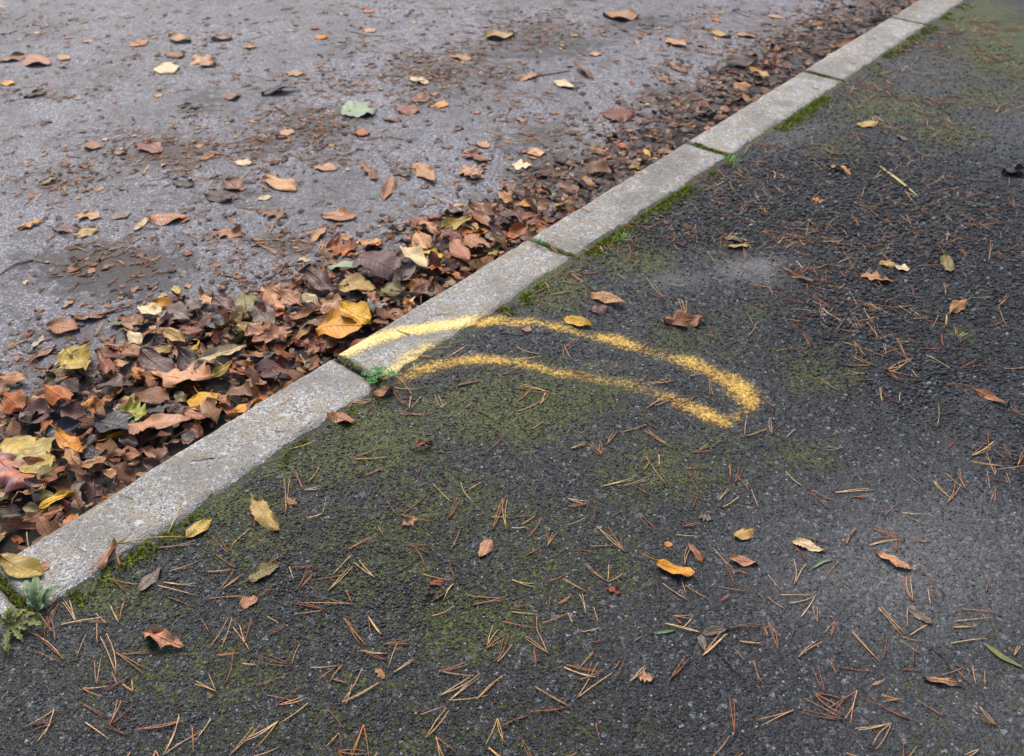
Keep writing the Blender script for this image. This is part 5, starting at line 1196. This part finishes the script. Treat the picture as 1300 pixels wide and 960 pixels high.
def clover(label, basepx, n, spread, size, colr):
    s, t = hit(*basepx, 'path'); bx, by = st2xy(s, t); bz = float(surface(s, t)) - .002
    root = empty('clover_weed', (bx, by, bz)); tag(root, label, 'weed'); r = random.Random(3)
    for i in range(n):
        an = r.uniform(0, 6.28); rr = spread * math.sqrt(r.random()); h = .006 + .016 * (1 - rr / spread) * r.random() + .003
        x, y = rr * math.cos(an) * 1.25, rr * math.sin(an) * .9
        V, F = tube([[0, 0, 0], [x * .5, y * .5, h * .7], [x, y, h]], .0006, 3)
        V = list(V); F = list(F)
        for k in range(3):
            a2 = an + k * 2.1; n0 = len(V)
            V.append(np.array([x, y, h]))
            for m in range(7):
                q = a2 - .75 + 1.5 * m / 6; rad = size * (1 - .12 * abs(m - 3) / 3 - (.1 if m == 3 else 0))
                V.append(np.array([x + rad * math.cos(q), y + rad * math.sin(q), h + .0018 * r.uniform(0, 1)]))
            for m in range(6): F.append([n0, n0 + 1 + m, n0 + 2 + m])
        c = np.array(srgb(colr)) * r.uniform(.6, 1.35)
        mesh_obj('leaf_blade', np.array(V), F, M_GREEN, root, cols={'tint': np.tile([*c, 1], (len(V), 1))}, smooth=False)
clover('small bright green clover-like weed in the joint below the yellow paint', zt('V', 352, 432), 26, .026, .0068, '447a38')

def tuft(label, basepx, n, h, spread, colr):
    s, t = hit(*basepx, 'path'); bx, by = st2xy(s, t); bz = float(surface(s, t)) - .003
    root = empty('grass_tuft', (bx, by, bz)); tag(root, label, 'grass tuft', 'grass tufts along the kerb'); r = random.Random(int(basepx[0]))
    for i in range(n):
        an = r.uniform(0, 6.28); rr = spread * r.random()
        x0, y0 = rr * math.cos(an), rr * math.sin(an); lean = h * r.uniform(.3, 1.3); a2 = an + r.uniform(-.6, .6); hh = h * r.uniform(.5, 1.1)
        V = []
        sx, sy = -math.sin(a2), math.cos(a2); w = .0011
        for k in (0, .35, .7, 1):
            cx, cy, cz = x0 + lean * k * k * math.cos(a2), y0 + lean * k * k * math.sin(a2), hh * (k - .35 * k * k)
            ww = w * (1 - .9 * k)
            V += [[cx - sx * ww, cy - sy * ww, cz], [cx + sx * ww, cy + sy * ww, cz]]
        c = np.array(srgb(colr)) * r.uniform(.6, 1.4)
        mesh_obj('grass_blade', np.array(V), grid_faces(4, 2), M_GREEN, root, cols={'tint': np.tile([*c, 1], (len(V), 1))})
tuft('small green grass tuft in the joint just past the painted kerb stone', (684, 310), 22, .022, .012, '4f8a3a')
tuft('bright green grass tuft at the path edge beside yellow-green moss', (789, 303), 24, .020, .016, '6fa030')
tuft('larger green grass tuft on the path where two kerb stones meet', (926, 205), 34, .030, .022, '5f9a35')
tuft('grass tuft among rusty needles beside the far kerb stones', (1115, 93), 30, .030, .026, '5a8f38')
tuft('sparse grass sprouting inside the kerb joint beside the larger tuft', (892, 188), 12, .014, .010, '7a9a40')
tuft('dry pale grass wisp near a mossy streak on the coarse path', (1215, 425), 10, .022, .010, 'a8a040')

# ------------------------------------------------------------------ moss cushions (vectorised little spikes)
def spikes(name, s, t, size, col, label, zoff=0.0):
    n = len(s); k = 6
    x, y = st2xy(s, t); z = surface(s, t) - .0008 + zoff
    an = nrg.uniform(0, 6.28, (n, k)); ln = size[:, None] * nrg.uniform(.5, 1.2, (n, k)); up = size[:, None] * nrg.uniform(.3, 1.1, (n, k))
    cx = x[:, None] + size[:, None] * nrg.uniform(-.5, .5, (n, k)); cy = y[:, None] + size[:, None] * nrg.uniform(-.5, .5, (n, k))
    w = size[:, None] * .38
    zz = np.broadcast_to(z[:, None], (n, k))
    p0 = np.stack([cx - np.sin(an) * w, cy + np.cos(an) * w, zz], -1); p1 = np.stack([cx + np.sin(an) * w, cy - np.cos(an) * w, zz], -1)
    p2 = np.stack([cx + np.cos(an) * ln * .7, cy + np.sin(an) * ln * .7, zz + up], -1)
    V = np.stack([p0, p1, p2], 2).reshape(-1, 3); F = np.arange(n * k * 3).reshape(-1, 3)
    cc = np.repeat(col * nrg.uniform(.6, 1.35, (n, 1)), k * 3, 0)
    o = mesh_obj(name, V, F, M_MOSS, cols={'tint': np.concatenate([cc, np.ones((len(cc), 1))], 1)}, smooth=False)
    return tag(o, label, 'moss', kind='stuff')
gcol = [np.array(srgb(c)) for c in ('6f7a1e', '8d9426', '4f5f1c', '5c7a2a')]
S1 = []
for (x0, y0, x1, y1, n, wd) in [(735, 330, 905, 215, 2300, .018), (985, 162, 1055, 118, 900, .022), (1115, 72, 1235, 5, 1100, .026), (640, 398, 722, 340, 500, .02), (180, 690, 480, 500, 350, .02), (90, 770, 180, 690, 200, .02), (1055, 118, 1115, 72, 200, .03)]:
    a = hit(x0, y0, 'path'); b = hit(x1, y1, 'path'); k = nrg.random(n)
    s = a[0] + (b[0] - a[0]) * k; e = T_PATH - .004 + np.abs(nrg.normal(0, wd, n))
    keep = fbm(s * 14, e * 0, 3, 201) + .25 * fbm(s * 60, e * 60, 2, 203) > .60
    S1.append(np.stack([s[keep], e[keep]], -1))
for (s_, n) in ((2.252, 130), (1.560, 60), (2.958, 80), (.962, 40), (.262, 60)):
    S1.append(np.stack([s_ + nrg.normal(0, .004, n), nrg.uniform(T_ROAD + .03, T_PATH, n)], -1))
S1 = np.concatenate(S1)
col = np.stack([gcol[i] for i in nrg.choice(4, len(S1), p=[.4, .35, .15, .1])])
spikes('moss', S1[:, 0], S1[:, 1], nrg.uniform(.0025, .0062, len(S1)), col, 'bright yellow-green moss cushions along the path edge of the kerb')
N = 120000
s = nrg.uniform(-.1, 4.6, N); t = nrg.uniform(T_PATH, .3, N)
px, py, dep = to_px(*st2xy(s, t), np.zeros(N))
d = blobs(px, py, MOSS) * sstep(.40, .62, fbm(s * 22, t * 22, 3, 205)) * sstep(.25, .5, fbm(s * 6, t * 6, 3, 207))
keep = (nrg.random(N) < d * .95) & (dep > .4)
s, t = s[keep], t[keep]
col = np.stack([gcol[i] for i in nrg.choice(4, len(s), p=[.35, .2, .35, .1])]) * .8
spikes('moss', s, t, nrg.uniform(.0012, .0030, len(s)), col, 'dull green moss flecks growing between stones of the dark path')

# ------------------------------------------------------------------ trodden leaf flakes on the road
N = 150000
s = nrg.uniform(-.3, 4.9, N); t = T_ROAD - nrg.uniform(.02, 3.2, N)
px, py, dep = to_px(*st2xy(s, t), np.full(N, ROAD_Z)); w = heap_w(s); dd = T_ROAD - t
pr = np.maximum(np.exp(-np.clip(dd - w, 0, 9) / .10) * .75 * (dd > w * .6), blobs(px, py, RN) * .5) * sstep(.35, .62, fbm(s * 9, t * 9, 3, 301))
keep = (dep > .3) & (nrg.random(N) < np.maximum(pr * 1.0, .016))
s, t, dd = s[keep], t[keep], dd[keep]; n = len(s); m = 7
x, y = st2xy(s, t); size = .0022 + .011 * nrg.random(n) ** 2.2
an = np.linspace(0, 2 * np.pi, m, endpoint=False)[None] + nrg.uniform(0, 6.28, (n, 1)); rr = size[:, None] * nrg.uniform(.45, 1.25, (n, m))
ya = nrg.uniform(0, 6.28, (n, 1)); el = nrg.uniform(.35, 1, (n, 1)); lx, ly = rr * np.cos(an), rr * np.sin(an) * el
bx = x[:, None] + lx * np.cos(ya) - ly * np.sin(ya); by = y[:, None] + lx * np.sin(ya) + ly * np.cos(ya)
bz = surface(s, t)[:, None] + .0012 + size[:, None] * nrg.uniform(0, .30, (n, m))
cz = surface(s, t)[:, None] + .0016 + size[:, None] * nrg.uniform(0, .22, (n, 1))
V = np.concatenate([np.stack([bx, by, bz], -1), np.stack([x[:, None], y[:, None], cz], -1)], 1).reshape(-1, 3)
o = np.arange(n)[:, None] * (m + 1)
F = np.concatenate([np.concatenate([o + i, o + (i + 1) % m, o + m], 1) for i in range(m)])
pal = np.stack([np.array(srgb(c)) for c in ('5a4032', '3c2b23', '7a5642', '8e6a50', '4c3a32', 'a27c5c', '6a4534', 'b8946c', '2c211c')])
cc = np.repeat(pal[nrg.choice(9, n, p=[.18, .18, .14, .1, .14, .07, .1, .03, .06])] * nrg.uniform(.7, 1.25, (n, 1)), m + 1, 0)
q = mesh_obj('leaf_crumbs', V, F, M_TWIG, cols={'tint': np.concatenate([cc, np.ones((len(cc), 1))], 1)}, smooth=False)
tag(q, 'trodden brown leaf crumbs scattered in patches over the road', 'leaf crumbs', kind='stuff')

# ------------------------------------------------------------------ loose and exposed aggregate
def chips(name, s, t, size, col, label, hfun):
    n = len(s); x, y = st2xy(s, t); z = hfun(s, t)
    m = 5; an = np.linspace(0, 2 * np.pi, m, endpoint=False)[None] + nrg.uniform(0, 6.28, (n, 1)) + nrg.uniform(-.35, .35, (n, m))
    rr = size[:, None] * nrg.uniform(.65, 1.2, (n, m))
    bx = x[:, None] + rr * np.cos(an); by = y[:, None] + rr * np.sin(an); bz = np.broadcast_to(z[:, None] - .0010, (n, m))
    k = nrg.uniform(.35, .65, (n, 1)); h = size[:, None] * nrg.uniform(.25, .6, (n, 1)); tl = nrg.uniform(-.12, .12, (n, 2))
    tx = x[:, None] + rr * k * np.cos(an); ty = y[:, None] + rr * k * np.sin(an)
    tz = z[:, None] + h + (tx - x[:, None]) * tl[:, :1] * 2 + (ty - y[:, None]) * tl[:, 1:] * 2
    V = np.concatenate([np.stack([bx, by, bz], -1), np.stack([tx, ty, tz], -1)], 1).reshape(-1, 3)
    o = np.arange(n)[:, None] * (2 * m)
    F = [list(q) for q in (o + np.arange(m, 2 * m)[None])]
    for i in range(m):
        j = (i + 1) % m
        F += [list(q) for q in np.concatenate([o + i, o + j, o + m + j, o + m + i], 1)]
    cc = np.repeat(col, 2 * m, 0)
    q = mesh_obj(name, V, F, M_GRIT, cols={'tint': np.concatenate([cc, np.ones((len(cc), 1))], 1)}, smooth=False)
    return tag(q, label, 'grit', kind='stuff')
N = 330000
s = nrg.uniform(-.1, 3.6, N); t = nrg.uniform(T_PATH + .006, .25, N)
px, py, dep = to_px(*st2xy(s, t), np.zeros(N))
keep = (dep > .4) & (px > -150) & (px < 1450) & (py < 1050) & (nrg.random(N) < np.clip((1.45 / np.maximum(dep, .4)) ** 2.2, .06, 1))
s, t, px, py, dep = s[keep], t[keep], px[keep], py[keep], dep[keep]
rg = blobs(px, py, ROUGH); sm = blobs(px, py, SMOOTH); pd = stroke_density(px, py, P_STROKES)
keep = (nrg.random(len(s)) < np.clip(.55 + .45 * rg - .75 * sm, .02, 1)) & (pd < .18)
s, t, px, py, rg, dep = s[keep], t[keep], px[keep], py[keep], rg[keep], dep[keep]
g = nrg.choice([.007, .012, .020, .032, .052, .09, .22], len(s), p=[.15, .25, .26, .19, .10, .04, .01])
col = np.stack([g * .92, g * 1.0, g * 1.10], -1) * nrg.uniform(.85, 1.15, (len(s), 1))
ms = blobs(px, py, MOSS) * sstep(.38, .60, fbm(s * 14, t * 14, 3, 205))
sk = np.clip(blobs(px, py, SMOOTH), 0, 1)[:, None]
col = col * (1 - .75 * sk) + np.array([.062, .067, .075]) * .75 * sk * nrg.uniform(.6, 1.4, (len(s), 1))
mossy = nrg.random(len(s)) < ms * .55
col[mossy] = np.array(srgb('4c5420')) * nrg.uniform(.4, 1.2, (mossy.sum(), 1))
size = nrg.uniform(.0011, .0030, len(s)) * (1 + .9 * rg) * np.clip(dep / 1.4, .85, 1.8)
chips('aggregate', s, t, size, col, 'dark angular stone chips standing proud of the worn asphalt path', path_h)
